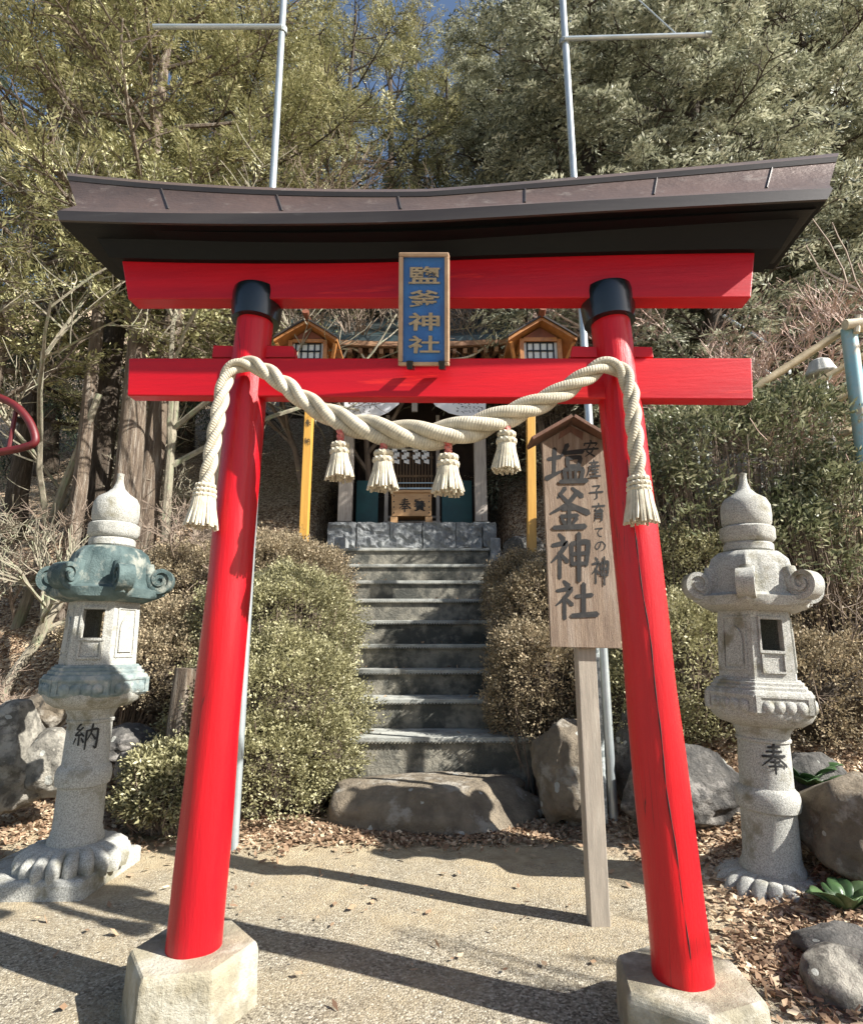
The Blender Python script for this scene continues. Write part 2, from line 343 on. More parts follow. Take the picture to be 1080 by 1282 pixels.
# crack down the right pillar
mb = MB(); pts = []
for i in range(60):
    f = .04+.66*i/59; c = BR.lerp(TR, f); r = .114*(1-f)+.094*f
    th = R(-97-14*f)+.035*math.sin(f*19)+.02*math.sin(f*47)
    pts.append(c+Vector((math.cos(th), math.sin(th), 0))*(r+.0005))
mb.tube(pts, [.0022*(.5+abs(math.sin(i*.7)))for i in range(60)], 4)
mb.build('crack', M['ink'], pr)
for P0, P1, op in ((TL, BL, pl), (TR, BR, pr)):
    ax = (P1-P0).normalized(); mb = MB()
    mb.tube([P0-ax*.02, P0+ax*.012, P0+ax*.05, P0+ax*.12, P0+ax*.155, P0+ax*.16], [.128,.134,.134,.128,.124,.10], 40)
    mb.build('collar', M['black'], op, smooth=True)
def quadbeam(name, c, off0, thick, m, bevel=.006, parent=torii):
    # c: four photo corners (TL, TR, BR, BL) on the gate plane
    a = [T(x, y, off0) for x, y in c]; b = [p - nrm*thick for p in a]
    mb = MB(); mb.hexa(a, b); return mb.build(name, m, parent, bevel=bevel)
tie = quadbeam('tie_beam', [(161,448),(941,448),(943,500),(159,495)], -.055, .075, M['redbeam'])
for cx, yy in ((317, 432), (766, 433)):
    for s in (-1, 1):
        quadbeam('wedge', [(cx+s*50 if s<0 else cx+12, yy), (cx-12 if s<0 else cx+s*50, yy+1), (cx-12 if s<0 else cx+s*52, 447), (cx+s*52 if s<0 else cx+12, 447)], -.03, .06, M['redbeam'], .003)
quadbeam('lintel', [(152,324),(945,314),(940,372),(160,374)], -.085, .10, M['redbeam'])
def loft(rows, closed_ends=True, n=40):
    # rows: (off, L, C, R) photo targets; returns MB of the closed profile mirrored to the back
    Q = []
    for off, Lp, Cp, Rp in rows:
        l, c, r = T(*Lp, off), T(*Cp, off), T(*Rp, off); row = []
        ul, ur = (l-EL).dot(ex), (r-EL).dot(ex); uc = (c-EL).dot(ex)
        ks = (r.z-l.z)/(ur-ul)                      # overall tilt
        for i in range(n+1):
            u = ul+(ur-ul)*i/n
            if u < uc: f = (uc-u)/(uc-ul); z = c.z + (l.z-c.z)*(.45*f+.55*f**2)
            else: f = (u-uc)/(ur-uc); z = c.z + (r.z-c.z)*(.5*f+.5*f**2)
            p = EL+ex*u+nrm*(-off); p.z = z; row.append((p, off))
        Q.append(row)
    prof = [[p for p, o in row] for row in Q] + [[p+nrm*(1.62*o) for p, o in row] for row in Q[::-1] if abs(row[0][1]) > 1e-6]
    mb = MB(); m = len(prof); vs = []
    for i in range(n+1):
        for r_ in prof: vs.append(r_[i])
    fs = [(i*m+k, i*m+(k+1)%m, (i+1)*m+(k+1)%m, (i+1)*m+k) for i in range(n) for k in range(m)]
    fs += [tuple(range(m)), tuple(n*m+k for k in range(m))[::-1]]
    mb.add(vs, fs); return mb, Q
mb, _ = loft([(-.20,(112,284),(540,291),(1003,268)), (-.115,(137,322),(540,322),(977,311))])
up = mb.build('upper_lintel', M['blackwood'], torii, smooth=True)
mb, _ = loft([(-.245,(84,283),(540,289),(1019,262)), (-.245,(84,271),(540,277),(1032,253))][::-1]); mb.build('fascia', M['blackwood'], torii, smooth=True)
mb, Qr = loft([(-.0,(84,216),(540,236),(1050,191)), (-.13,(84,220),(540,240),(1048,196)), (-.125,(86,226),(540,246),(1046,203)), (-.20,(96,257),(540,261),(1038,231)), (-.31,(72,264),(540,263),(1042,236)), (-.31,(75,276),(540,277),(1035,250)), (-.28,(76,279),(540,279),(1033,253))])
roof = mb.build('roof', M['sheet'], torii, smooth=True)
roof.data.materials.append(M['blackwood'])
for p in roof.data.polygons:
    if p.normal.z < -.45 or p.normal.z > .999: p.material_index = 1
# darker gutter and ridge strips laid on the sheet metal
def strip(a, b, m, name, out=.004):
    mb = MB(); ra = Qr[a]; rb = Qr[b]; vs = []
    for (p, _), (q, _) in zip(ra, rb): vs += [p+nrm*out, q+nrm*out, p-nrm*.01, q-nrm*.01]
    k = len(ra); fs = []
    for i in range(k-1):
        j = i*4; fs += [(j, j+1, j+5, j+4), (j+2, j+6, j+7, j+3), (j, j+4, j+6, j+2), (j+1, j+3, j+7, j+5)]
    fs += [(0, 2, 3, 1), ((k-1)*4, (k-1)*4+1, (k-1)*4+3, (k-1)*4+2)]
    mb.add(vs, fs); return mb.build(name, m, roof, smooth=True)
strip(1, 2, M['sheetdark'], 'ridge_trim'); strip(4, 5, M['sheetdark'], 'gutter')
for k in (5.5, 12, 18.5, 25, 31.5, 37):
    i = int(k); f = k-i
    a = Qr[2][i][0].lerp(Qr[2][i+1][0], f); b = Qr[3][i][0].lerp(Qr[3][i+1][0], f)
    mb = MB(); mb.beam(a+nrm*.002, b+nrm*.002, .010, .010); mb.build('seam', M['sheetdark'], roof, bevel=.002)
# plinths
for (B, rz, pw) in ((BL, .15, .268), (BR, .42, .285)):
    mb = MB(); zt = B.z+.012; c = Vector((B.x, B.y, 0)); pf = []
    mod = lambda th, i, r, z: 1+.03*math.sin(th*3+rz*9)
    mb.lathe([(pw*1.03,-.05),(pw*1.0,zt-.03),(pw*.97,zt-.006),(pw*.93,zt)], c, 6, mod, rot=rz)
    mb.build('plinth', M['concrete'], torii, bevel=.012)

# ---------------- brush writing ----------------
SHI = [[(22,4,7),(33,15,11)], [(6,28,7),(40,22,10),(26,44,8),(4,64,3)], [(24,42,8),(24,98,7)], [(28,48,6),(42,62,9)]]
GL = {
'塩': [[(4,38,8),(34,32,9)], [(20,12,9),(18,74,8)], [(0,86,11),(36,68,5)], [(52,2,10),(38,30,5)], [(46,22,8),(90,18,10)], [(52,34,8),(54,56,8)], [(52,35,8),(84,33,9),(80,56,8)], [(54,55,7),(80,54,7)], [(44,64,8),(48,90,8)], [(44,64,8),(90,62,9),(86,90,8)], [(59,64,6),(60,89,6)], [(73,64,6),(73,89,6)], [(34,94,8),(100,91,11)]],
'釜': [[(40,4,9),(22,26,5)], [(58,4,6),(82,22,11)], [(72,12,9),(46,40,9),(4,62,4)], [(26,16,6),(54,42,9),(98,60,12)], [(34,52,7),(68,49,8)], [(30,68,7),(72,66,8)], [(51,52,8),(51,90,8)], [(32,74,6),(40,84,8)], [(70,72,8),(60,84,5)], [(12,94,8),(90,91,11)]],
'神': SHI+[[(52,24,8),(54,70,7)], [(52,24,8),(92,20,10),(88,70,7)], [(54,46,7),(88,44,7)], [(54,67,7),(88,66,7)], [(70,2,9),(71,104,8)]],
'社': SHI+[[(52,42,8),(90,38,9)], [(70,10,9),(70,86,9)], [(42,90,9),(102,86,12)]],
'安': [[(50,0,7),(53,13,10)], [(14,18,8),(10,34,6)], [(14,20,7),(88,17,9),(78,34,4)], [(46,26,8),(26,66,7),(76,96,9)], [(70,42,8),(56,72,8),(16,98,3)], [(4,56,8),(96,50,10)]],
'産': [[(50,0,8),(51,11,9)], [(22,15,7),(80,12,9)], [(38,18,6),(43,29,8)], [(64,18,8),(56,30,5)], [(18,36,7),(88,32,9)], [(22,36,8),(18,62,7),(2,94,3)], [(42,42,8),(32,58,4)], [(36,55,7),(82,52,8)], [(58,40,8),(58,90,7)], [(34,72,7),(80,69,8)], [(24,93,8),(94,90,10)]],
'子': [[(26,14,8),(74,11,9),(52,34,6)], [(52,34,7),(56,80,9),(38,92,4)], [(4,52,8),(96,46,10)]],
'育': [[(50,0,8),(51,11,9)], [(8,18,8),(92,14,10)], [(46,18,7),(24,40,7),(72,37,8)], [(60,27,6),(80,44,9)], [(30,50,8),(30,80,7),(20,100,3)], [(30,51,7),(74,49,9),(73,92,8),(60,96,4)], [(32,64,6),(70,63,6)], [(32,78,6),(70,77,6)]],
'て': [[(12,24,9),(84,16,10),(50,34,6),(38,60,8),(52,86,9),(76,90,7)]],
'の': [[(56,18,7),(44,60,8),(24,80,8),(10,56,7),(30,24,7),(64,14,8),(90,44,9),(80,76,8),(54,94,4)]],
'奉': [[(28,13,7),(74,10,9)], [(22,29,7),(80,26,9)], [(6,46,8),(94,42,10)], [(50,0,9),(44,44,8),(4,80,3)], [(56,44,5),(98,78,11)], [(34,65,7),(68,62,8)], [(28,80,7),(74,77,8)], [(50,56,8),(50,104,8)]],
'納': [[(28,0,8),(12,20,6),(30,24,6)], [(38,14,7),(8,44,7),(38,41,7)], [(30,34,5),(43,47,8)], [(25,44,7),(25,82,7)], [(12,56,7),(4,78,4)], [(35,54,5),(44,70,8)], [(54,26,8),(52,98,7)], [(54,27,7),(95,23,9),(93,94,9),(82,86,4)], [(74,2,8),(70,36,7),(57,64,3)], [(72,38,5),(88,60,9)]],
}
def catmull(p, k=5):
    if len(p) == 2: return [tuple(p[0][j]+(p[1][j]-p[0][j])*i/6 for j in range(3)) for i in range(7)]
    q = [p[0]]+list(p)+[p[-1]]; out = []
    for i in range(1, len(q)-2):
        for s in range(k):
            t = s/k; o = []
            for j in range(3):
                a, b, c, d = q[i-1][j], q[i][j], q[i+1][j], q[i+2][j]
                # tension-softened so corners stay crisp
                m1, m2 = .22*(c-a), .22*(d-b)
                o.append((2*t**3-3*t*t+1)*b+(t**3-2*t*t+t)*m1+(-2*t**3+3*t*t)*c+(t**3-t*t)*m2)
            out.append(tuple(o))
    out.append(tuple(p[-1])); return out
def glyph(mb, ch, fn, wt=1.0, h0=.001):
    for si, st in enumerate(GL[ch]):
        p = catmull([(a, b, w_*wt) for a, b, w_ in st]); vs = []; n = len(p)
        for i, (x, y, w_) in enumerate(p):
            x0, y0, _ = p[max(i-1, 0)]; x1, y1, _ = p[min(i+1, n-1)]
            dx, dy = x1-x0, y1-y0; l = math.hypot(dx, dy) or 1; nx_, ny_ = -dy/l, dx/l
            hw = w_*.5; h = h0+si*.0005
            vs.append(fn(x+nx_*hw, y+ny_*hw, h)); vs.append(fn(x-nx_*hw, y-ny_*hw, h))
        (xa, ya, wa), (xb, yb, _) = p[0], p[1]; l = math.hypot(xb-xa, yb-ya) or 1
        vs.append(fn(xa-(xb-xa)/l*wa*.45, ya-(yb-ya)/l*wa*.45, h0+si*.0005))
        (xa, ya, wa), (xb, yb, _) = p[-1], p[-2]; l = math.hypot(xb-xa, yb-ya) or 1
        vs.append(fn(xa-(xb-xa)/l*wa*.45, ya-(yb-ya)/l*wa*.45, h0+si*.0005))
        fs = [(2*i, 2*i+1, 2*i+3, 2*i+2) for i in range(n-1)]+[(2*n, 1, 0), (2*n+1, 2*n-2, 2*n-1)]
        mb.add(vs, fs)
def fontmesh(txt, bold=.0):
    cu = bpy.data.curves.new('t', 'FONT'); cu.body = txt; cu.offset = bold; cu.size = 1; cu.resolution_u = 4
    o = bpy.data.objects.new('t', cu); COL.objects.link(o); bpy.context.view_layer.update()
    me = bpy.data.meshes.new_from_object(o.evaluated_get(bpy.context.evaluated_depsgraph_get()))
    vs = [v.co.copy() for v in me.vertices]; fs = [tuple(p.vertices) for p in me.polygons]
    bpy.data.objects.remove(o); bpy.data.meshes.remove(me)
    x0 = min(v.x for v in vs); x1 = max(v.x for v in vs); y0 = min(v.y for v in vs); y1 = max(v.y for v in vs)
    return [((v.x-x0)/(x1-x0), (v.y-y0)/(y1-y0)) for v in vs], fs

# ---------------- name plaque on the gate ----------------
PQ = [(500,317,-.335),(562,317,-.335),(562,458,-.13),(499,458,-.13)]
q = [T(*p) for p in PQ]
pn = (q[1]-q[0]).cross(q[3]-q[0]).normalized()
if pn.y > 0: pn = -pn
def pq(u, v, h=0): return (q[0]*(1-u)+q[1]*u)*(1-v)+(q[3]*(1-u)+q[2]*u)*v+pn*h
plq = thing('name_plaque', q[3], 'upright blue plaque with gold characters in wooden frame, hung centrally on the red gate', 'plaque')
def slab(name, u0, v0, u1, v1, h0, h1, m, parent, bevel=0):
    mb = MB(); mb.hexa([pq(u0,v0,h1),pq(u1,v0,h1),pq(u1,v1,h1),pq(u0,v1,h1)], [pq(u0,v0,h0),pq(u1,v0,h0),pq(u1,v1,h0),pq(u0,v1,h0)])
    return mb.build(name, m, parent, bevel=bevel)
bd = slab('board', .06, .03, .94, .97, -.03, 0, M['blue'], plq)
mb = MB()
for (u0, v0, u1, v1) in ((0,0,1,.035),(0,.965,1,1),(0,.0355,.085,.9645),(.915,.0355,1,.9645)):
    mb.hexa([pq(u0,v0,.022),pq(u1,v0,.022),pq(u1,v1,.022),pq(u0,v1,.022)], [pq(u0,v0,-.035),pq(u1,v0,-.035),pq(u1,v1,-.035),pq(u0,v1,-.035)])
mb.build('frame', M['frame'], plq, bevel=.004)
for k, (ch, v0, v1) in enumerate(zip('鹽釜神社', (.115,.32,.52,.725), (.265,.47,.68,.885))):
    uv, fs = fontmesh(ch, .018); mb = MB(); n = len(uv)
    f_ = lambda x, y, h: pq(.19+.63*x, v1+(v0-v1)*y, h)
    mb.add([f_(x, y, .010) for x, y in uv]+[f_(x, y, -.001) for x, y in uv], fs)
    # side walls
    from collections import Counter
    ec = Counter(); 
    for f in fs:
        for a, b in zip(f, f[1:]+f[:1]): ec[(a, b)] += 1
    mb.f += [(a, a+n, b+n, b) for (a, b) in ec if (b, a) not in ec]
    mb.build('character', M['gold'], plq)
for u in (.17, .80):
    mb = MB(); mb.hexa([pq(u,.955,.03),pq(u+.13,.955,.03),pq(u+.12,1.035,.03),pq(u+.01,1.035,.03)], [pq(u,.955,-.06),pq(u+.13,.955,-.06),pq(u+.12,1.035,-.06),pq(u+.01,1.035,-.06)])
    mb.build('bracket', M['blackmetal'], plq, bevel=.003)
# ---------------- straw rope ----------------
def spline(P, n):
    q = [P[0]*2-P[1]]+list(P)+[P[-1]*2-P[-2]]; out = []
    for i in range(1, len(q)-2):
        for s in range(n):
            t = s/n; a, b, c, d = q[i-1], q[i], q[i+1], q[i+2]
            out.append(.5*((2*b)+(c-a)*t+(2*a-5*b+4*c-d)*t*t+(3*b-a-3*c+d)*t**3))
    out.append(P[-1]); return out
def frond_tassel(mb, top, d, L_, r0, r1, n=34, rs=.006, rnd=None):
    d = d.normalized(); a = d.cross(Vector((0,1,0))).normalized(); b = d.cross(a)
    for lay, (k, rr) in enumerate(((n, 1.0), (n//2, .55), (5, .15))):
        for i in range(k):
            th = 2*math.pi*(i+.5*lay)/k+rnd.uniform(-.05,.05); e = a*math.cos(th)+b*math.sin(th); ll = L_*rnd.uniform(.94,1.04)
            p0 = top+e*r0*rr; p1 = top+d*ll*.45+e*(r0+(r1-r0)*.38)*rr; p2 = top+d*ll+e*r1*rr*rnd.uniform(.93,1.06)
            mb.tube([p0, p0.lerp(p1,.5)+e*.003, p1, p1.lerp(p2,.5), p2], [rs*.8, rs, rs*1.1, rs*1.1, rs*.75], 6)
def ring(mb, c, d, R_, r, n=14):
    d = d.normalized(); a = d.cross(Vector((0,1,0))).normalized(); b = d.cross(a)
    for i in range(n):                                   # knobbly turns, like a whipped cord
        th = 2*math.pi*i/n; th2 = th+2*math.pi/n*1.2
        p = c+(a*math.cos(th)+b*math.sin(th))*R_-d*r*.5; q_ = c+(a*math.cos(th2)+b*math.sin(th2))*R_+d*r*.5
        mb.tube([p, p.lerp(q_,.25)+(p-c).normalized()*r*.2, p.lerp(q_,.75)+(p-c).normalized()*r*.2, q_], [r*.55, r, r, r*.55], 8)
rp = [((257,612),-.19,.034),((266,560),-.19,.034),((276,505),-.18,.036),((283,474),-.17,.036),((296,458),-.16,.036),((318,457),-.15,.040),((345,473),-.16,.043),((385,503),-.18,.047),((430,527),-.19,.055),((485,541),-.20,.064),((540,545),-.20,.066),((590,536),-.20,.062),((645,517),-.19,.053),((695,495),-.18,.047),((732,472),-.17,.042),((757,458),-.16,.040),((778,464),-.16,.037),((789,490),-.17,.036),((793,530),-.19,.036),((797,570),-.19,.034),((799,603),-.19,.033)]
ctrl = [T(x, y, o) for (x, y), o, r in rp]; rr_ = [r for _, _, r in rp]
path = spline(ctrl, 14); rad = []
for i in range(len(path)): 
    f = i/14; k = min(int(f), len(rr_)-2); rad.append(rr_[k]+(rr_[k+1]-rr_[k])*(f-k))
rope = thing('shimenawa_rope', ctrl[10], 'thick cream twisted straw rope draped across both pillars of the red gate', 'rope')
# frames along the path
fr = []; a = None
for i in range(len(path)):
    t = (path[min(i+1,len(path)-1)]-path[max(i-1,0)]).normalized()
    if a is None: a = t.cross(nrm).normalized()
    a = (a-t*a.dot(t)).normalized(); fr.append((a.copy(), t.cross(a)))
def ropemat():
    m = M['rope'].copy(); t = m.node_tree; N = t.nodes; L = t.links; b = N['Principled BSDF']
    uv = N.new('ShaderNodeUVMap'); wv = N.new('ShaderNodeTexWave'); wv.inputs['Scale'].default_value = 1.0; wv.inputs['Distortion'].default_value = 1.2
    wv.inputs['Detail'].default_value = 2; wv.inputs['Detail Scale'].default_value = 2; wv.bands_direction = 'Y'
    L.new(uv.outputs[0], wv.inputs['Vector'])
    bp = N.new('ShaderNodeBump'); bp.inputs['Strength'].default_value = .4; bp.inputs['Distance'].default_value = .004
    old = b.inputs['Normal'].links[0].from_node; L.new(wv.outputs[1], bp.inputs['Height']); L.new(old.outputs[0], bp.inputs['Normal']); L.new(bp.outputs[0], b.inputs['Normal'])
    x = N.new('ShaderNodeMix'); x.data_type = 'RGBA'; x.blend_type = 'MULTIPLY'; x.inputs[0].default_value = .22
    oc = b.inputs['Base Color'].links[0].from_socket; L.new(oc, x.inputs[6]); L.new(wv.outputs[0], x.inputs[7]); L.new(x.outputs[2], b.inputs['Base Color'])
    return m
M['ropes'] = ropemat()
dist = [0]
for i in range(1, len(path)): dist.append(dist[-1]+(path[i]-path[i-1]).length)
for s in range(3):
    pts = []; rs = []; ph = 0
    for i in range(len(path)):
        if i: ph += (dist[i]-dist[i-1])/(rad[i]*9.2)*2*math.pi
        th = ph+s*2*math.pi/3; a, b = fr[i]; r = rad[i]
        pts.append(path[i]+(a*math.cos(th)+b*math.sin(th))*r*.56); rs.append(r*.53)
    mb = MB(); mb.tube(pts, rs, 14); o = mb.build('strand', M['ropes'], rope, smooth=False)
    o.data.polygons.foreach_set('use_smooth', [True]*len(o.data.polygons))
    uvl = o.data.uv_layers.new(name='UVMap')
    for p in o.data.polygons:
        for li in p.loop_indices:
            vi = o.data.loops[li].vertex_index; i, k = divmod(vi, 14); uvl.data[li].uv = (k/14*1.5, dist[min(i, len(dist)-1)]*28+k*.04)
rnd = random.Random(4)
for i0, i1, off in ((0, 3, -.19), (-1, -4, -.19)):
    d = (path[i0]-path[i1]).normalized(); d = (d*.4+Vector((0,0,-1))).normalized()
    mb = MB(); frond_tassel(mb, path[i0]+d*.02, d, .165, .038, .072, 30, .0075, rnd)
    ring(mb, path[i0]+d*.012, d, .040, .012); ring(mb, path[i0]+d*.035, d, .042, .012); ring(mb, path[i0]-d*.012, d, .036, .011)
    mb.build('end_tassel', M['rope'], rope, smooth=True)
tl = {0: 'cream tassel on a red cord, leftmost of the four hanging from the rope', 1: 'cream tassel left of the offering box, second from left under the rope',
      2: 'cream tassel right of the offering box, third from left under the rope', 3: 'small cream tassel, rightmost of the four hanging, near the yellow post'}
for k, (x, y0, y1, y2, wd) in enumerate(((426,528,557,599,38),(480,535,567,612,40),(561,540,572,617,42),(634,530,543,589,36))):
    top = T(x, y0, -.20); kn = T(x, y1, -.20); bt = T(x-1, y2, -.20); wm = wd/F*2.45
    tt = thing('rope_tassel', bt, tl[k], 'tassel', 'tassels hanging from the rope'); d = (bt-kn)
    mb = MB()
    for s in range(2): mb.tube([top.lerp(kn, i/14)+Vector((math.cos(i*1.1+s*math.pi),math.sin(i*1.1+s*math.pi),0))*.009 for i in range(17)], .011, 8)
    mb.build('cord', M['redcord'], tt, smooth=True)
    mb = MB(); frond_tassel(mb, kn+d*.1, d, d.length*.92, wm*.20, wm*.50, 26, .0075, rnd)
    mb.build('fringe', M['rope'], tt, smooth=True)
    mb = MB(); ring(mb, kn+d*.03, d, wm*.22, .015, 11); ring(mb, kn+d*.22, d, wm*.25, .016, 12); mb.tube([kn-d*.05, kn+d*.25], wm*.2, 10)
    mb.build('binding', M['rope'], tt, smooth=True)

# ---------------- stone lanterns ----------------
def hexpts(c, r, z, rot, n=6): return [c+Vector((math.cos(rot+k*2*math.pi/n)*r, math.sin(rot+k*2*math.pi/n)*r, z)) for k in range(n)]
def lantern(c, s, rot, label, ch, slab=False, mossy=False, dz=0, chsc=1, chang=0):
    c = Vector(c); st = M['granite']; Lt = thing('stone_lantern', c, label, 'stone lantern', 'stone lanterns flanking the gate')
    z = lambda v: v*s+dz
    if slab:
        mb = MB(); bm = [c+Vector((x, y, 0)) for x, y in ((-.56,-.36),(.27,-.34),(.31,.36),(-.54,.38))]
        mb.hexa([p+Vector((0,0,-.05)) for p in bm], [p*1+Vector((0,0,dz+.005)) for p in bm]); mb.f = mb.f[:]
        o = mb.build('base_slab', M['granite'], Lt, bevel=.03)
    # petal base
    mb = MB(); R0 = .325*s*(1.02 if slab else 1)
    npet = 20
    prof = [(R0*1.0,z(-.03)),(R0*1.04,z(.03)),(R0*1.0,z(.08)),(R0*.86,z(.115)),(R0*.68,z(.13)),(R0*.60,z(.132))]
    mb.lathe(prof, c, 240, lambda th, i, r, zz: 1+(.17*abs(math.sin(npet/2*th))**.75-.12)*(1.1,1.1,1,.9,.6,0)[i], cap=True)
    mb.build('lotus_base', st, Lt, smooth=True)
    # shaft
    r = (.150 if slab else .162)*s; sh = [(r*1.16,.11),(r*1.20,.135),(r*1.18,.16),(r*1.09,.185),(r*1.09,.20),(r*1.05,.215),(r*1.03,.46),(r*1.06,.475),(r*1.16,.485),(r*1.21,.52),(r*1.21,.555),(r*1.15,.59),(r*1.08,.60),(r*1.0,.615),(r*.97,.88),(r*1.04,.885),(r*1.05,.90),(r*1.0,.905),(r*1.02,.93),(r*1.18,.975),(r*1.2,1.0)]
    mb = MB(); mb.lathe([(a, z(b)) for a, b in sh], c, 48); shaft = mb.build('shaft', st, Lt, smooth=True)
    if ch:
        mb = MB(); rc = r*.985; h = .165*s*chsc; zc = z(.80)
        def fn(x, y, hh):
            th = chang+(x-50)/100*h*.95/rc; q_ = rc+.004+hh*1.5
            return c+Vector((math.sin(th)*q_, -math.cos(th)*q_, zc-(y-50)/100*h))
        glyph(mb, ch, fn, 1.05, .001); mb.build('carved_character', M['ink'], shaft)
    # platform: lotus bowl, hexagonal slab with carved panels, two steps
    mb = MB(); vs = []
    prof = [(.19,.975,24),(.245,.99,24),(.29,1.02,24),(.315,1.06,24)]
    mb.lathe([(a*s, z(b)) for a, b, _ in prof]+[(.315*s, z(1.08))], c, 72, lambda th, i, r_, z_: 1+.035*abs(math.sin(6*th))*(i > 0), rot=rot)
    mb.build('lotus_bowl', st, Lt, smooth=True)
    mb = MB(); P = [(.355,1.06),(.365,1.075),(.365,1.175),(.352,1.20),(.33,1.202),(.33,1.225),(.31,1.227),(.31,1.25),(.29,1.252),(.29,1.265)]
    rings = [hexpts(c, a*s, z(b), rot) for a, b in P]
    for i in range(len(P)-1):
        a_, b_ = rings[i], rings[i+1]
        for k in range(6): mb.add([a_[k], a_[(k+1)%6], b_[(k+1)%6], b_[k]], [(0,1,2,3)])
    mb.add(rings[0], [tuple(range(6))[::-1]]); mb.add(rings[-1], [tuple(range(6))])
    plat = mb.build('platform', M['mosslight'] if mossy else st, Lt, bevel=.006, merge=True)
    mb = MB()
    for k in range(6):                       # raised corner frames + a row of bosses on every side
        a_ = rings[1][k]; b_ = rings[1][(k+1)%6]; n_ = ((a_+b_)/2-c); n_.z = 0; n_.normalize(); e = (b_-a_)
        for u0, u1 in ((0.01,.10),(.90,.99)):
            mb.hexa([a_+e*u0+n_*.008, a_+e*u1+n_*.008, a_+e*u1+n_*.008+Vector((0,0,.10*s)), a_+e*u0+n_*.008+Vector((0,0,.10*s))],
                    [a_+e*u0-n_*.01, a_+e*u1-n_*.01, a_+e*u1-n_*.01+Vector((0,0,.10*s)), a_+e*u0-n_*.01+Vector((0,0,.10*s))])
        for v0, v1 in ((0,.012),(.088,.1)):
            mb.hexa([a_+e*.1+n_*.007+Vector((0,0,v0*s)), a_+e*.9+n_*.007+Vector((0,0,v0*s)), a_+e*.9+n_*.007+Vector((0,0,v1*s)), a_+e*.1+n_*.007+Vector((0,0,v1*s))],
                    [a_+e*.1-n_*.01+Vector((0,0,v0*s)), a_+e*.9-n_*.01+Vector((0,0,v0*s)), a_+e*.9-n_*.01+Vector((0,0,v1*s)), a_+e*.1-n_*.01+Vector((0,0,v1*s))])
        for u in (.22,.41,.60,.79):
            p = a_+e*u+Vector((0,0,.035*s))
            mb.tube([p-n_*.02, p+n_*.006, p+n_*.018, p+n_*.022], [.04*s,.038*s,.026*s,.006*s], 12)
    mb.build('carving', M['mosslight'] if mossy else st, plat, bevel=0, smooth=True)
    # fire box: six sides, open window front and back, carved panels elsewhere
    mb = MB(); rb, rt = .265*s, .25*s; z0, z1 = z(1.262), z(1.70)
    lo, hi = hexpts(c, rb, z0, rot), hexpts(c, rt, z1, rot)
    for k in range(6):
        A, B, C_, D = lo[k], lo[(k+1)%6], hi[(k+1)%6], hi[k]; n_ = ((A+B)/2-c); n_.z = 0; n_.normalize()
        def fp(u, v, h=0): return (A*(1-u)+B*u)*(1-v)+(D*(1-u)+C_*u)*v+n_*h
        def sl(u0, v0, u1, v1, h0, h1): mb.hexa([fp(u0,v0,h1),fp(u1,v0,h1),fp(u1,v1,h1),fp(u0,v1,h1)], [fp(u0,v0,h0),fp(u1,v0,h0),fp(u1,v1,h0),fp(u0,v1,h0)])
        if k in (1, 4):
            sl(0,0,1,.42,-.045,0); sl(0,.86,1,1,-.045,0); sl(0,.421,.22,.859,-.045,0); sl(.78,.421,1,.859,-.045,0)
            for q_ in ((.17,.38,.22,.90),(.78,.38,.83,.90),(.2205,.38,.7795,.418),(.2205,.862,.7795,.90),(.2,.10,.25,.36),(.75,.10,.80,.36),(.2505,.10,.7495,.13)): sl(*q_, -.002, .014)
        else:
            sl(0,0,1,1,-.045,0)
            for q_ in ((.16,.12,.2,.9),(.8,.12,.84,.9),(.2005,.12,.7995,.15),(.2005,.87,.7995,.9)): sl(*q_, -.002, .008)
            nn = 14; pts2 = [(.5+.24*math.cos(math.pi*t/nn), .55+.2*math.sin(math.pi*t/nn)) for t in range(nn+1)]+[(.26,.2),(.74,.2)]
            f1 = [fp(u, v, .012) for u, v in pts2]; f0 = [fp(u, v, -.002) for u, v in pts2]; m_ = len(pts2)
            mb.add(f1+f0, [tuple(range(m_))]+[(i, i+m_, (i+1)%m_+m_, (i+1)%m_) for i in range(m_)])
    mb.build('fire_box', st, Lt, bevel=0, smooth=False)
    # roof with curled corners
    rm = M['mossgranite'] if mossy else st
    mb = MB(); prof = [(.27,1.695,0),(.36,1.725,.5),(.395,1.75,1),(.40,1.785,1),(.36,1.79,1),(.32,1.81,.9),(.302,1.87,.8),(.295,1.96,.7),(.265,2.045,.5),(.21,2.09,.3),(.15,2.10,0)]
    seg = 144; vs = []
    for a_, b_, hx in prof:
        for k in range(seg):
            th = 2*math.pi*k/seg; tl_ = (th+math.pi/6) % (math.pi/3)-math.pi/6
            hexr = math.cos(math.pi/6)/math.cos(abs(tl_)-math.pi/6) if True else 1
            f = 1-hx+hx*hexr; rib = 1+.05*hx*math.exp(-(tl_/.07)**2)-(.03*hx*math.exp(-((abs(tl_)-.26)/.05)**2) if b_ > 1.82 else 0)
            lift = (.055*hx*math.exp(-(tl_/.16)**2) if a_ > .43 else 0)
            vs.append(c+Vector((math.cos(th+rot)*a_*s*f*rib, math.sin(th+rot)*a_*s*f*rib, z(b_+lift))))
    n = len(prof); mb.add(vs, [(i*seg+k, i*seg+(k+1)%seg, (i+1)*seg+(k+1)%seg, (i+1)*seg+k) for i in range(n-1) for k in range(seg)]+[tuple(range(seg))[::-1], tuple((n-1)*seg+k for k in range(seg))])
    rf = mb.build('roof', rm, Lt, smooth=True)
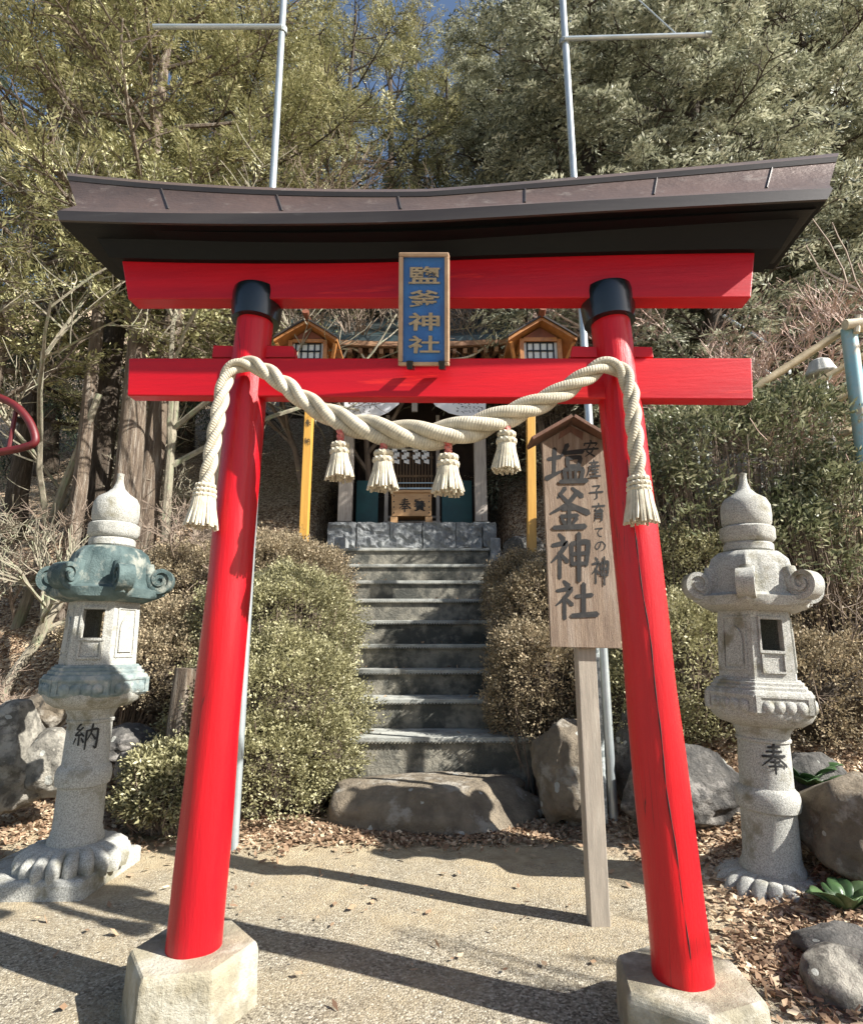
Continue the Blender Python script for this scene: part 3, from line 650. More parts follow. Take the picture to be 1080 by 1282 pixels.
    for k in range(6):
        th = rot+k*math.pi/3; e = Vector((math.cos(th), math.sin(th), 0)); sd_ = Vector((-e.y, e.x, 0)); zz = Vector((0,0,1))
        mb = MB(); cc = c+e*.385*s+zz*z(1.868); w2 = .055*s
        # spiral band
        pin, pout = [], []
        for i in range(44):
            t = i/43; an = R(-105)+t*R(560); rr = .108*s*(1-t*.82)
            pout.append((math.cos(an)*rr, math.sin(an)*rr)); pin.append((math.cos(an)*max(rr-.034*s*(1-t*.6), .002), math.sin(an)*max(rr-.034*s*(1-t*.6), .002)))
        vs = []
        for (xo, yo), (xi, yi) in zip(pout, pin):
            for sg in (-1, 1): vs += [cc+e*xo+zz*yo+sd_*w2*sg, cc+e*xi+zz*yi+sd_*w2*sg]
        fs = []
        for i in range(43):
            j = i*4; fs += [(j, j+2, j+6, j+4), (j+1, j+5, j+7, j+3), (j, j+4, j+5, j+1), (j+2, j+3, j+7, j+6)]
        fs += [(0,1,3,2), (172,174,175,173)]; mb.add(vs, fs)
        mb.tube([cc-sd_*w2*.75, cc+sd_*w2*.75], .082*s, 24)
        # tail joining the roof edge
        p = [c+e*.27*s+zz*z(1.97), c+e*.30*s+zz*z(1.86), c+e*.33*s+zz*z(1.80), c+e*.38*s+zz*z(1.775)]
        mb.tube(p, [.05*s,.052*s,.05*s,.045*s], 12)
        mb.build('corner_scroll', rm, rf, smooth=True)
    # jewel finial
    mb = MB(); pr_ = [(.15,2.095),(.165,2.11),(.165,2.15),(.150,2.165),(.168,2.175),(.175,2.20),(.175,2.265),(.165,2.275),(.150,2.28),(.165,2.30),(.170,2.36),(.165,2.43),(.14,2.475),(.085,2.51),(.045,2.55),(.028,2.60),(.024,2.645),(.028,2.665),(.015,2.67)]
    mb.lathe([(a*s, z(b)) for a, b in pr_], c, 36, lambda th, i, r_, z_: 1+(.06*abs(math.sin(5*th)) if i in (5, 6) else 0)); mb.build('jewel_finial', st, Lt, smooth=True)
    return Lt
rl = lantern((2.09, 3.93, 0), 1.0, R(-3), 'pale granite lantern, sunlit, beside boulders and brown leaves right of the gate', '奉', chang=R(-8))
rl.scale = (.94, .94, 1); rl.rotation_euler = (0, R(2.6), 0)
lantern((-2.33, 4.15, 0), .985, R(14), 'granite lantern with dark mossy roof on a square slab left of the gate', '納', slab=True, mossy=True, dz=.10, chang=R(22))

bpy.data.objects['stone_lantern.001'].scale = (.94, .94, 1)
# ---------------- wooden signboard ----------------
YS = 3.50
sg = thing('wooden_signboard', W(752,1160,YS), 'tall weathered board with black brush writing, gabled top and post by the right pillar', 'signboard')
mb = MB(); a = [W(x, y, YS) for x, y in ((722,800),(745,800),(765,1166),(740,1166))]
mb.hexa(a, [p+Vector((0,.10,0)) for p in a]); mb.build('post', M['woodpost'], sg, bevel=.004)
mb = MB(); a = [W(x, y, YS-.006) for x, y in ((677,556),(757,556),(776,812),(688,810))]
a = [a[0], W(714,534,YS-.006), a[1], a[2], a[3]]; b_ = [p+Vector((0,-.035,0)) for p in a]
mb.add(b_+a, [(0,1,2,3,4),(9,8,7,6,5)]+[(i, i+5, (i+1)%5+5, (i+1)%5) for i in range(5)]); brd = mb.build('board', M['woodgrey'], sg, bevel=.003)
YB = YS-.041
mb = MB()
for ch, (x0, x1, y0, y1) in (('塩',(684,734,556,606)),('釜',(687,737,609,664)),('神',(688,740,667,725)),('社',(694,746,726,776))):
    glyph(mb, ch, lambda x, y, h: W(x0+(x1-x0)*x/100, y0+(y1-y0)*y/100, YB-h), 1.25)
for ch, (x0, x1, y0, y1) in (('安',(729,749,551,572)),('産',(734,752,576,598)),('子',(737,755,606,627)),('育',(740,758,630,653)),('て',(743,756,659,673)),('の',(743,759,676,691)),('神',(740,763,697,731))):
    glyph(mb, ch, lambda x, y, h: W(x0+(x1-x0)*x/100, y0+(y1-y0)*y/100, YB-h), 1.3)
mb.build('brush_writing', M['ink'], brd)
mb = MB(); ap = W(713,529,YS-.02); l = W(664,557,YS-.02); r = W(762,558,YS-.02)
for p, q_ in ((ap, l), (ap, r)):
    d = (q_-p).normalized(); upn = Vector((-d.z, 0, d.x)); upn = upn if upn.z > 0 else -upn
    A = [p+Vector((0,-.10,0)), q_+Vector((0,-.10,0)), q_+Vector((0,.10,0)), p+Vector((0,.10,0))]
    mb.hexa([v-upn*.0 for v in A], [v+upn*.022 for v in A])
mb.build('gable_roof', M['woodbrown'], sg, bevel=.003)
mb = MB(); A = [W(x, y, YB-.004) for x, y in ((714,533),(701,541),(699,550),(714,541),(729,551),(730,541))]
mb.add(A+[p+Vector((0,.0035,0)) for p in A], [(0,1,2,3),(0,3,4,5)]); mb.build('gable_brace_shade', M['woodbrown'], brd)  # small apex brace; its brown V also stands in for the roof's shadow
for (x, y0, y1, r_, m) in ((748,812,1036,.030,'steelold'),):
    mb = MB(); mb.tube([W(740,700,4.6), W(756,1030,4.6)], .028, 14); o = mb.build('steel_pipe', M[m], loc=W(756,1030,4.6), smooth=True)
    tag(o, 'short mottled steel pipe just left of the tall pole, behind the wooden signboard', 'pipe')

# ---------------- tall steel poles ----------------
def pole(base, px, r, ax, label, top):
    t_ = thing('steel_pole', base, label, 'pole', 'tall steel poles behind the gate'); mb = MB()
    dv = (top-base).normalized(); mb.tube([base-dv*.1, base+dv*4, base+dv*9.5], r, 16); mb.build('shaft', M['steel'], t_, smooth=True)
    y, x1, d = ax; mb = MB(); p = W(px[0], px[1], base.y-.04); q_ = W(x1, y, base.y-.04)
    mb.tube([p, q_], .024, 12); mb.build('crossbar', M['steel'], t_, smooth=True)
    mb = MB(); 
    for rr in (.05,): mb.tube([p+Vector((0,.04,-.03)), p+Vector((0,.04,.03))], r*1.25, 16)
    mb.build('clamp', M['steelold'], t_, smooth=True); return t_, q_
bx = W(296,1010,4.66); tp = W(355,0,4.66)
pole(Vector((bx.x, 4.66, 0)), (353,33), .033, (33,192,0), 'tall galvanised pole with a crossbar to the left, rising behind the left pillar', tp)
tp2 = W(707,100,5.0)
t_, q_ = pole(Vector((W(769,1038,5.0).x, 5.0, 0)), (706,48), .036, (43,887,0), 'tall galvanised pole with a crossbar to the right, rising behind the right pillar', W(704,0,5.0))
mb = MB(); mb.tube([W(848,44,4.96), W(800,0,4.96), W(740,-50,4.96)], .008, 6); mb.build('stay_wire', M['steel'], t_, smooth=True)
mb = MB(); mb.tube([q_-Vector((.05,0,0)), q_+Vector((.02,0,0))], .034, 12); mb.build('end_cap', M['steelold'], t_, smooth=True)
# ---------------- stone stairs ----------------
stz = [(5.62,.33),(5.70,.62),(6.22,.90),(6.66,1.19),(7.10,1.475),(7.54,1.765),(7.98,2.07),(8.42,2.37),(8.86,2.68),(9.30,3.0)]
fy = [5.66, 6.20, 6.66, 7.10, 7.54, 7.98, 8.42, 8.86, 9.30]
py = [924, 876, 838, 806, 777, 750, 727, 706, 686]
stair = thing('stone_staircase', (-.25, 5.66, .2), 'flight of concrete steps with dotted edges climbing to the shrine between clipped bushes', 'staircase')
zprev = .25; rng_ = random.Random(2)
xr = [668, 636, 627, 622, 619, 617, 615, 613, 612]
for i, (y, p) in enumerate(zip(fy, py)):
    zt = W(540, p, y).z; xR = W(xr[i], p, y).x; xL = -1.36-.01*i if i > 1 else -1.25; y2 = (fy[i+1] if i < 8 else 10.0)+.12
    mb = MB(); mb.box(((xL+xR)/2, (y+.02+y2)/2, (zprev-.1+zt-.05)/2), (xR-xL-.02, y2-y-.02, zt-.05-zprev+.1))
    st_ = mb.build('step', M['step'], stair)
    mb = MB(); jit = rng_.uniform(-.006, .006)
    mb.box(((xL+xR)/2, (y+y2)/2, zt-.025+jit), (xR-xL, y2-y, .05)); mb.build('tread', M['nosing'], st_, bevel=.006)
    mb = MB(); n = int((xR-xL)/.034)
    for k in range(n): mb.box((xL+(k+.5)*(xR-xL)/n, y-.004, zt-.045+jit), (.017, .016, .02))
    mb.build('dotted_edge', M['step'], st_)
    zprev = zt-.02
zp = zprev+.02
mb = MB()
for i in range(9):                      # right-hand coping of small stone slabs
    y = fy[i] if i > 2 else fy[3]; zt = W(540, py[i], fy[i]).z; xR = W(xr[i], py[i], fy[i]).x
    if i > 2: mb.box((xR+.10, fy[i]+.2, zt+.02), (.17, .42, .30), Matrix.Rotation(R(rng_.uniform(-3,3)), 3, 'Z'))
mb.build('coping', M['blockstone'], stair, bevel=.02)
mb = MB()
for i in range(6, 9): mb.box((-1.50, fy[i]+.2, W(540, py[i], fy[i]).z+.02), (.18, .42, .32))
mb.build('coping', M['blockstone'], stair, bevel=.02)

# ---------------- shrine on its stone platform ----------------
YP = 9.95
pa, pb = W(411,655,YP), W(621,655,YP); zb = W(540,687,YP).z; zf = W(540,655,YP).z
plf = thing('stone_platform', ((pa.x+pb.x)/2, YP, zb), 'low platform faced with rough grey split stone at the head of the stairs', 'platform')
mb = MB(); mb.box(((pa.x+pb.x)/2, YP+2.0, (zb+zf)/2-.25), (pb.x-pa.x-.04, 3.9, zf-zb+.45)); mb.build('core', M['mortar'], plf)
xsb = [pa.x]+[W(x, 655, YP).x for x in (447,488,529,570,603)]+[pb.x]
def lumpy(mb, c, size, amp, sd, n=5):
    bm = bmesh.new(); bmesh.ops.create_cube(bm, size=1); bmesh.ops.subdivide_edges(bm, edges=bm.edges, cuts=n, use_grid_fill=True)
    for v in bm.verts:
        p = Vector((v.co.x*size[0], v.co.y*size[1], v.co.z*size[2])); q_ = p+Vector(c)
        d = noise.noise_vector(q_*5+Vector((sd,0,0)))*amp+noise.noise_vector(q_*14)*amp*.5; e = max(abs(v.co.x), abs(v.co.z))*2
        v.co = q_+Vector((d.x*.3, d.y*(1 if e < .95 else .4), d.z*.3))
    mb.add([v.co.copy() for v in bm.verts], [tuple(v.index for v in f.verts) for f in bm.faces]); bm.free()
for k in range(6):
    mb = MB(); lumpy(mb, ((xsb[k]+xsb[k+1])/2, YP-.02, (zb+zf)/2), (xsb[k+1]-xsb[k]-.02, .14, zf-zb-.01), .07, k*3.3, 8)
    mb.build('facing_block', M['blockstone'], plf)
mb = MB(); mb.box(((pa.x+pb.x)/2, YP+2.0, zf-.01), (pb.x-pa.x+.02, 3.9, .02)); mb.build('paving', M['step'], plf)
YH = 10.35
def X(px, Y=YH, py=600): return W(px, py, Y).x
shr = thing('shrine_building', (X(518), YH, zf), 'small wooden shrine hall with upswept dark roof at the top of the stairs', 'shrine')
zE = W(540,424,9.55).z
for x0, x1, nm in ((424,441,'post'),(594,609,'post')):
    mb = MB(); xa, xb = X(x0), X(x1); mb.box(((xa+xb)/2, YH+.09, (zf+zE)/2+.06), (xb-xa, .18, zE-zf-.12)); mb.build(nm, M['palewood'], shr, bevel=.008)
    mb = MB(); mb.box(((xa+xb)/2, YH+.09, zf+.05), (xb-xa+.08, .26, .10)); mb.build('post_base', M['whitestone'], shr, bevel=.01)
YBK = 12.2; xl, xr_ = X(428), X(606)
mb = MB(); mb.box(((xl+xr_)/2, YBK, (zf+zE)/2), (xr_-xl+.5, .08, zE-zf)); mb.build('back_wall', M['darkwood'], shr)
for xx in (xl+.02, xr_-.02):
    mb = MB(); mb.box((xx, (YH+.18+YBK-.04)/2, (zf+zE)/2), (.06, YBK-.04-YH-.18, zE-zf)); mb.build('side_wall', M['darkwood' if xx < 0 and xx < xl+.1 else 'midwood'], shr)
YC = 11.0                                    # inner front: doors, panels, steps
def xC(px): return W(px, 600, YC).x
def zC(py_): return W(540, py_, YC).z
for a_, b_ in ((447,474),(553,590)):
    mb = MB(); mb.box(((xC(a_)+xC(b_))/2, YC, (zf+zC(602))/2), (xC(b_)-xC(a_), .04, zC(602)-zf)); mb.build('teal_panel', M['teal'], shr)
mb = MB()
for i in range(13): x = xC(492)+(xC(540)-xC(492))*i/12; mb.box((x, YC+.35, (zC(560)+zC(615))/2), (.028, .03, zC(560)-zC(615)))
for y in (566, 590): mb.box((xC(516), YC+.35, zC(y)), (xC(542)-xC(490), .05, .04))
mb.build('lattice_door', M['midwood'], shr)
mb = MB()
for x in (484, 548): mb.box((xC(x), YC+.02, (zf+zC(520))/2), (.07, .07, zC(520)-zf))
mb.build('inner_post', M['palewood'], shr)
for i in range(3):
    mb = MB(); mb.box((xC(516), YC-.05+i*.14, zf+.10+i*.13), (xC(548)-xC(478), .26, .05)); mb.build('inner_step', M['palewood'], shr, bevel=.004)
mb = MB(); mb.box((xC(516), YC+.28, zC(607)), (xC(548)-xC(480), .04, .03)); mb.box((xC(516), YC+.28, zC(600)), (xC(548)-xC(480), .03, .02)); mb.build('rail', M['steel'], shr)
# offering box
YO = 10.15
ob = thing('offering_box', W(516,652,YO), 'light wooden offering box with two painted characters on the platform edge', 'offering box')
q4 = [W(x, y, YO) for x, y in ((490,617),(540,617),(540,646),(490,646))]
mb = MB(); mb.hexa(q4, [p+Vector((0,.34,0)) for p in q4]); bx_ = mb.build('body', M['boxwood'], ob, bevel=.006)
mb = MB(); mb.box(((q4[0].x+q4[1].x)/2, YO+.17, q4[0].z+.025), (q4[1].x-q4[0].x+.05, .40, .05)); mb.build('lid', M['boxwood'], ob, bevel=.006)
for s in (0, 1):
    mb = MB(); mb.box((q4[s].x+(.05 if s == 0 else -.05), YO+.17, (zf+q4[3].z)/2), (.13, .32, q4[3].z-zf)); mb.build('foot', M['boxwood'], ob, bevel=.006)
mb = MB(); glyph(mb, '奉', lambda x, y, h: W(499+15*x/100, 624+16*y/100, YO-.003-h), 1.2)
uv, fs = fontmesh('賽', .02); mb.add([W(518+15*x, 640-16*y, YO-.006) for x, y in uv], fs)
mb.build('painted_characters', M['ink'], bx_)
mb = MB()
for y in range(4):
    for x in (493, 537): p = W(x, 621+y*7, YO-.002); mb.tube([p, p-Vector((0,.012,0))], .012, 8)
mb.build('nail_heads', M['blackmetal'], bx_)
# paper streamers, banners
for k, (x, n) in enumerate(((494,4),(506,4),(520,4),(531,4))):
    mb = MB(); p = W(x, 560, 10.75); 
    for i in range(4): 
        a = p+Vector(((i%2)*.045, 0, -i*.075)); mb.hexa([a+Vector((-.05,0,0)), a+Vector((.05,.0,-.03)), a+Vector((.05,.0,-.12)), a+Vector((-.05,0,-.09))], [a+Vector((-.05,.004,0)), a+Vector((.05,.004,-.03)), a+Vector((.05,.004,-.12)), a+Vector((-.05,.004,-.09))])
    o = mb.build('paper_streamer', M['paper'], loc=p); tag(o, ['zigzag white paper streamer, leftmost of the four inside the shrine','zigzag white paper streamer, second from the left inside the shrine','zigzag white paper streamer, third from the left inside the shrine','zigzag white paper streamer, rightmost of the four inside the shrine'][k], 'paper streamer', 'paper streamers in the shrine')
mb = MB(); mb.tube([W(484,560,10.76), W(512,563,10.76), W(542,560,10.76)], .02, 8); mb.build('straw_rope', M['rope'], shr)
YW = 9.75
for k, (pts, rows) in enumerate(([((431,495),(503,495),(499,506),(486,516),(470,523),(455,521),(431,518)), (436,490)], [((535,495),(608,495),(608,526),(585,523),(562,517),(545,508)), (563,603)])):
    mb = MB(); A = [W(x, y, YW) for x, y in pts]; n = len(A)
    mb.add(A+[p+Vector((0,.012,0)) for p in A], [tuple(range(n)), tuple(range(n, 2*n))[::-1]]+[(i, i+n, (i+1)%n+n, (i+1)%n) for i in range(n)])
    o = mb.build('banner', M['white'], loc=A[0]); tag(o, ['white banner with rows of small dark writing hung under the left eave of the shrine','white banner with rows of small dark writing hung under the right eave of the shrine'][k], 'banner', 'banners under the shrine eave')
    mb = MB(); rr = random.Random(k)
    for r_ in range(4):
        for c_ in range(9):
            x = rows[0]+(rows[1]-rows[0])*c_/8; y = 499+r_*5+ (1 if k else 1)
            if (k == 0 and x > 480-4*r_) or (k == 1 and x < 566+2*r_): continue
            for s in range(3):
                p = W(x+rr.uniform(-1.1,1.1), y+rr.uniform(-1.3,1.3), YW-.003); mb.beam(p, p+Vector((rr.uniform(-.03,.03),0,rr.uniform(-.02,.02)+.003)), .002, .010, up=(0,0,1))
    mb.build('writing', M['ink'], o)
mb = MB(); p = W(519,500,10.3); mb.box((p.x, 10.3, p.z), (.11, .05, .5)); mb.build('hanging_post', M['palewood'], shr)
for y, h in ((497,.14),(478,.12)):
    mb = MB(); p0, p1 = W(418,y,YH), W(616,y,YH); mb.box(((p0.x+p1.x)/2, YH+.04, p0.z), (p1.x-p0.x, .12, h)); mb.build('beam', M['eavewood'], shr, bevel=.005)
# roof: front slope from the eave up to the ridge, upswept ends, thick edge, rafters
def zrow(Y, L_, C_, R_, n=24):
    l, c, r_ = W(*L_, Y), W(*C_, Y), W(*R_, Y); out = []
    for i in range(n+1):
        x = l.x+(r_.x-l.x)*i/n; f = abs((x-c.x)/((c.x-l.x) if x < c.x else (r_.x-c.x))); e = l.z if x < c.x else r_.z
        out.append(Vector((x, Y, c.z+(e-c.z)*f**2.2)))
    return out
ridge = zrow(11.3, (364,382), (520,398), (682,380)); ev = zrow(9.5, (366,414), (520,421), (680,412))
mid = [a.lerp(b, .5)-Vector((0,0,.12)) for a, b in zip(ridge, ev)]
back = [Vector((e.x, 13.2, e.z)) for e in ev]
mb = MB(); n = 25; th = .10
top = [ev, mid, ridge, back]; vs = [p for r_ in top for p in r_]; nv = len(vs); vs += [p-Vector((0,0,th)) for p in vs]
fs = []
for j in range(3):
    for i in range(24): a = j*n+i; fs += [(a, a+1, a+n+1, a+n), (a+nv, a+n+nv, a+n+1+nv, a+1+nv)]
for i in range(24): fs += [(i, i+nv, i+1+nv, i+1), (3*n+i, 3*n+i+1, 3*n+i+1+nv, 3*n+i+nv)]
for j in range(3):
    for e in (0, 24): a = j*n+e; fs.append((a, a+n, a+n+nv, a+nv) if e == 0 else (a, a+nv, a+n+nv, a+n))
mb.add(vs, fs); M['roofteal'] = mat('patinated_shrine_roof', (.035,.07,.075), (.05,.055,.055), 5, .45, .2, 20, stretch=(3,.3,.3), metal=.2)
srf = mb.build('roof', M['roofteal'], shr, smooth=True)
mb = MB(); mb.tube([p+Vector((0,0,.05)) for p in ridge], .09, 10); mb.build('ridge', M['sheetdark'], srf, smooth=True)
mb = MB(); 
for i in range(24): mb.beam(ev[i]+Vector((0,.02,-.16)), ev[i+1]+Vector((0,.02,-.16)), .08, .09)
mb.build('eave_board', M['eavewood'], srf)
mb = MB()
for i in range(24):
    p = ev[i].lerp(ev[i+1], .5); mb.beam(p+Vector((0,.05,-.27)), Vector((p.x, 12.2, p.z+.55)), .07, .09)
mb.build('rafters', M['eavewood'], srf)
for y, d in ((436,.25),(456,.5)):
    mb = MB(); p0, p1 = W(392,y,9.7+d), W(655,y,9.7+d); mb.box(((p0.x+p1.x)/2, 9.7+d, p0.z), (p1.x-p0.x, .12, .13)); mb.build('eave_beam', M['eavewood'], shr, bevel=.005)
for i in range(14):
    mb = MB(); x = W(400+i*19, 446, 9.9).x; mb.box((x, 9.93, W(540,446,9.9).z), (.10, .16, .10)); mb.box((x, 9.90, W(540,440,9.9).z), (.18, .10, .05)); mb.build('bracket', M['eavewood'], shr)
mb = MB(); p = [W(x, y, 9.62) for x, y in ((430,447),(437,436),(450,440),(462,452),(500,450),(560,450),(588,446),(605,436),(608,440))]; mb.tube(spline(p, 5), .022, 8); mb.build('twisted_bell_cord', M['rope'], shr, smooth=True)

# ---------------- lamp posts of yellow wood ----------------
def lamp(px_top, py_eave, Y, px_b, py_b, label, wpx):
    base = W(px_b, py_b, Y); base.z = hgt(base.x, Y); k = wpx/75*1.0
    t_ = thing('wooden_lamp_post', base, label, 'lamp post', 'wooden lamp posts before the shrine')
    c = W(px_top, 447, Y); s = (Y*cp+(c.z-1.5)*sp)/F            # metres per pixel here
    mb = MB(); mb.beam(base+Vector((0,0,-.05)), Vector((base.x*.5+c.x*.5, Y, c.z-10*s)), .115, .115); pst = mb.build('post', M['yellow'], t_, bevel=.006)
    cx, cz = c.x, c.z
    def q_(x, z_): return Vector((cx+x*s*k, 0, cz+z_*s*k))
    w2, d2 = 25*s*k, 21*s*k
    mb = MB(); mb.box((cx, Y, cz-20*s*k), (w2*2.2, d2*2.2, 5*s*k)); mb.build('base_tray', M['orangewood'], t_, bevel=.004)
    mb = MB()
    for sx in (-1, 1):
        for sy in (-1, 1): mb.box((cx+sx*(w2-2*s), Y+sy*(d2-2*s), cz-2*s*k), (5*s, 5*s, 31*s*k))
    for zz in (13, -16):
        for sy in (-1, 1): mb.box((cx, Y+sy*(d2-2*s), cz+zz*s*k), (w2*2-9.2*s, 4*s, 5*s*k))
        for sx in (-1, 1): mb.box((cx+sx*(w2-2*s), Y, cz+zz*s*k), (4*s, d2*2-9.2*s, 5*s*k))
    mb.build('frame', M['orangewood'], t_)
    mb = MB(); mb.box((cx, Y, cz-2*s*k), (w2*2-8*s, d2*2-8*s, 26*s*k)); win = mb.build('pane', M['glass'], t_)
    mb = MB()
    for u in (-16,-8.5,0,8.5,16): mb.box((cx+u*s*k, Y-d2+3.2*s, cz-1.5*s*k), (1.6*s, 1.6*s, 25*s*k))
    for v in (10,-1,-12): mb.box((cx, Y-d2+3.0*s, cz+v*s*k), (34*s*k, 1.4*s, 1.6*s))
    mb.build('lattice', M['blackmetal'], win)
    # gabled roof: bowed orange boards, dark edge
    mb = MB(); me_ = MB(); prof = [(-41,4),(-22,17),(0,31),(22,17),(41,4)]; dd = 34*s*k
    for a_, b_ in zip(prof, prof[1:]):
        A, B = q_(*a_), q_(*b_); up_ = Vector((0,0,4.0*s*k)); up2 = Vector((0,0,6.3*s*k))
        mb.hexa([A+Vector((0,Y-dd,0)), B+Vector((0,Y-dd,0)), B+Vector((0,Y+dd,0)), A+Vector((0,Y+dd,0))], [p+up_ for p in (A+Vector((0,Y-dd,0)), B+Vector((0,Y-dd,0)), B+Vector((0,Y+dd,0)), A+Vector((0,Y+dd,0)))])
        me_.hexa([p+up_*1.02 for p in (A+Vector((0,Y-dd-.03,0)), B+Vector((0,Y-dd-.03,0)), B+Vector((0,Y+dd+.03,0)), A+Vector((0,Y+dd+.03,0)))], [p+up2 for p in (A+Vector((0,Y-dd-.03,0)), B+Vector((0,Y-dd-.03,0)), B+Vector((0,Y+dd+.03,0)), A+Vector((0,Y+dd+.03,0)))])
    rf = mb.build('roof', M['orangewood'], t_); me_.build('roof_covering', M['sheetdark'], rf)
    mb = MB(); tri = [q_(-21,15)+Vector((0,Y-d2,0)), q_(21,15)+Vector((0,Y-d2,0)), q_(0,29)+Vector((0,Y-d2,0))]
    mb.add(tri+[p+Vector((0,.03,0)) for p in tri], [(0,1,2),(5,4,3),(0,3,4,1),(1,4,5,2),(2,5,3,0)]); mb.build('gable', M['redwood'], rf)
    mb = MB(); p = q_(0,37.5); mb.tube([p+Vector((0,Y-dd-.10,.05)), p+Vector((0,Y-dd,0)), p+Vector((0,Y,0)), p+Vector((0,Y+dd,0))], [.05,.05,.05,.05], 12); mb.build('ridge_roll', M['redwood'], rf, smooth=True)
    for sx in (-1, 1):
        mb = MB(); A = q_(sx*38,4)+Vector((0,Y-dd+.04,0)); B = Vector((cx+sx*w2*1.25, Y-d2*.6, cz-12*s*k)); mb.beam(A, B, 3.5*s, 5*s, up=(0,1,0)); mb.build('brace', M['orangewood'], t_)
    return t_, pst
l1, p1 = lamp(389, 447, 7.75, 380, 690, 'wooden lamp with gabled roof on a slim yellow post left of the shrine', 70)
l2, p2 = lamp(673, 447, 7.55, 663, 712, 'wooden lamp with gabled roof on a slim yellow post right of the shrine', 75)
mb = MB(); fq = lambda x0, y0, w_, h_: (lambda x, y, h: W(x0+w_*x/100, y0+h_*y/100, 7.75-.0585-.004-h))
glyph(mb, '奉', fq(381.5,525,7,9), 1.2); glyph(mb, '納', fq(380.8,548,7,9), 1.2); mb.build('brush_writing', M['ink'], p1)

# ---------------- boulders ----------------
def rock(px, py_, Y, rx, ry, rz, m, label, sd, name='boulder', flat=.0, cat='boulder', rot=0, z0=None, cut=1.0):
    c = W(px, py_, Y)
    if z0 is not None: c.z = z0
    bm = bmesh.new(); bmesh.ops.create_icosphere(bm, subdivisions=5, radius=1)
    Rz = Matrix.Rotation(rot, 3, 'Z')
    for v in bm.verts:
        d = v.co.normalized(); q_ = d*1.2+Vector((sd*7.1, sd*3.3, sd))
        r = 1+.38*(noise.noise(q_))+.10*noise.noise(q_*3.1)+.035*noise.noise(q_*8)+.015*noise.noise(q_*20)
        vv = d*r
        # facets: clip by a few planes
        rr = random.Random(sd)
        for _ in range(9):
            n_ = Vector((rr.uniform(-1,1), rr.uniform(-1,1), rr.uniform(-1,1))).normalized(); lim = rr.uniform(.70,.95); k = vv.dot(n_)
            if k > lim: vv -= n_*(k-lim)*.85
        if vv.z > cut: vv.z = cut+(vv.z-cut)*.15
        v.co = Rz @ Vector((vv.x*rx, vv.y*ry, vv.z*rz))+c
    mb = MB(); mb.add([v.co.copy() for v in bm.verts], [tuple(v.index for v in f.verts) for f in bm.faces]); bm.free()
    o = mb.build(name, m, loc=(c.x, c.y, c.z-rz), smooth=False); o.data.polygons.foreach_set('use_smooth', [True]*len(o.data.polygons))
    return tag(o, label, cat, 'boulders edging the path' if cat == 'boulder' else None)
s0 = W(540,990,5.15)
# the doorstep slab at the stair foot
rock(545, 990, 5.40, 1.02, .50, .50, M['rockbrown'], 'broad flat topped natural stone forming the lowest step under the concrete stairs', 62, name='stepping_stone', cat='stepping stone', z0=.02, cut=.62)
rock(4, 950, 4.95, .34, .32, .44, M['rock'], 'large upright grey boulder at the left edge of the picture behind the granite slab', 3)
rock(66, 955, 5.0, .25, .22, .26, M['rock'], 'small grey boulder between the big left boulder and the mossy lantern shaft', 5)
rock(64, 888, 5.5, .26, .22, .20, M['rockbrown'], 'lichen spotted stone half buried in leaves above the small left boulder', 8)
rock(178, 968, 5.15, .22, .22, .22, M['rockdark'], 'brown boulder just right of the mossy lantern shaft', 11)
rock(160, 930, 5.6, .32, .3, .16, M['rockdark'], 'dark flat stone in shade behind the mossy lantern', 14)
rock(706, 968, 5.15, .27, .28, .44, M['rockbrown'], 'tall rounded boulder right of the lowest stair, behind the signboard post', 17, rot=.3)
rock(855, 990, 4.75, .44, .34, .33, M['rockdark'], 'big angular dark boulder between the right pillar and the right lantern', 21)
rock(1068, 1035, 3.9, .38, .40, .33, M['rockbrown'], 'smooth brown boulder at the right edge beside the right lantern', 24, rot=.5)
rock(1075, 1245, 2.95, .27, .26, .20, M['rock'], 'grey rough boulder in the bottom right corner of the picture', 27)
rock(1065, 1192, 3.15, .24, .20, .10, M['rockdark'], 'low flat grey stone behind the bottom right corner boulder', 29)
rock(790, 945, 5.1, .16, .2, .34, M['rockdark'], 'narrow dark boulder peeping out behind the right pillar', 31)
rock(655, 686, 8.9, .32, .3, .20, M['rockdark'], 'flat dark stone behind the right yellow post below the shrine platform', 33)
rock(1010, 975, 4.9, .3, .26, .2, M['rockdark'], 'shaded stone behind the broad green leaves at the right', 37)
rock(735, 790, 5.9, .16, .16, .14, M['rockbrown'], 'small grey stone poking out of the bush behind the signboard', 41)
rock(925, 610, 6.6, .50, .3, .40, M['whitestone'], 'pale block of stone behind the evergreen shrub at the right', 45)
mb = MB(); p = W(228,885,5.35); mb.tube([Vector((p.x,5.35,hgt(p.x,5.35)-.05)), p+Vector((0,0,-.1)), p+Vector((.02,0,.33))], [.12,.10,.09], 18, wob=.5, sd=2)
tag(mb.build('tree_stump', M['bark'], loc=(p.x,5.35,hgt(p.x,5.35)), smooth=True), 'mossy brown tree stump half hidden beside the left pillar', 'stump')

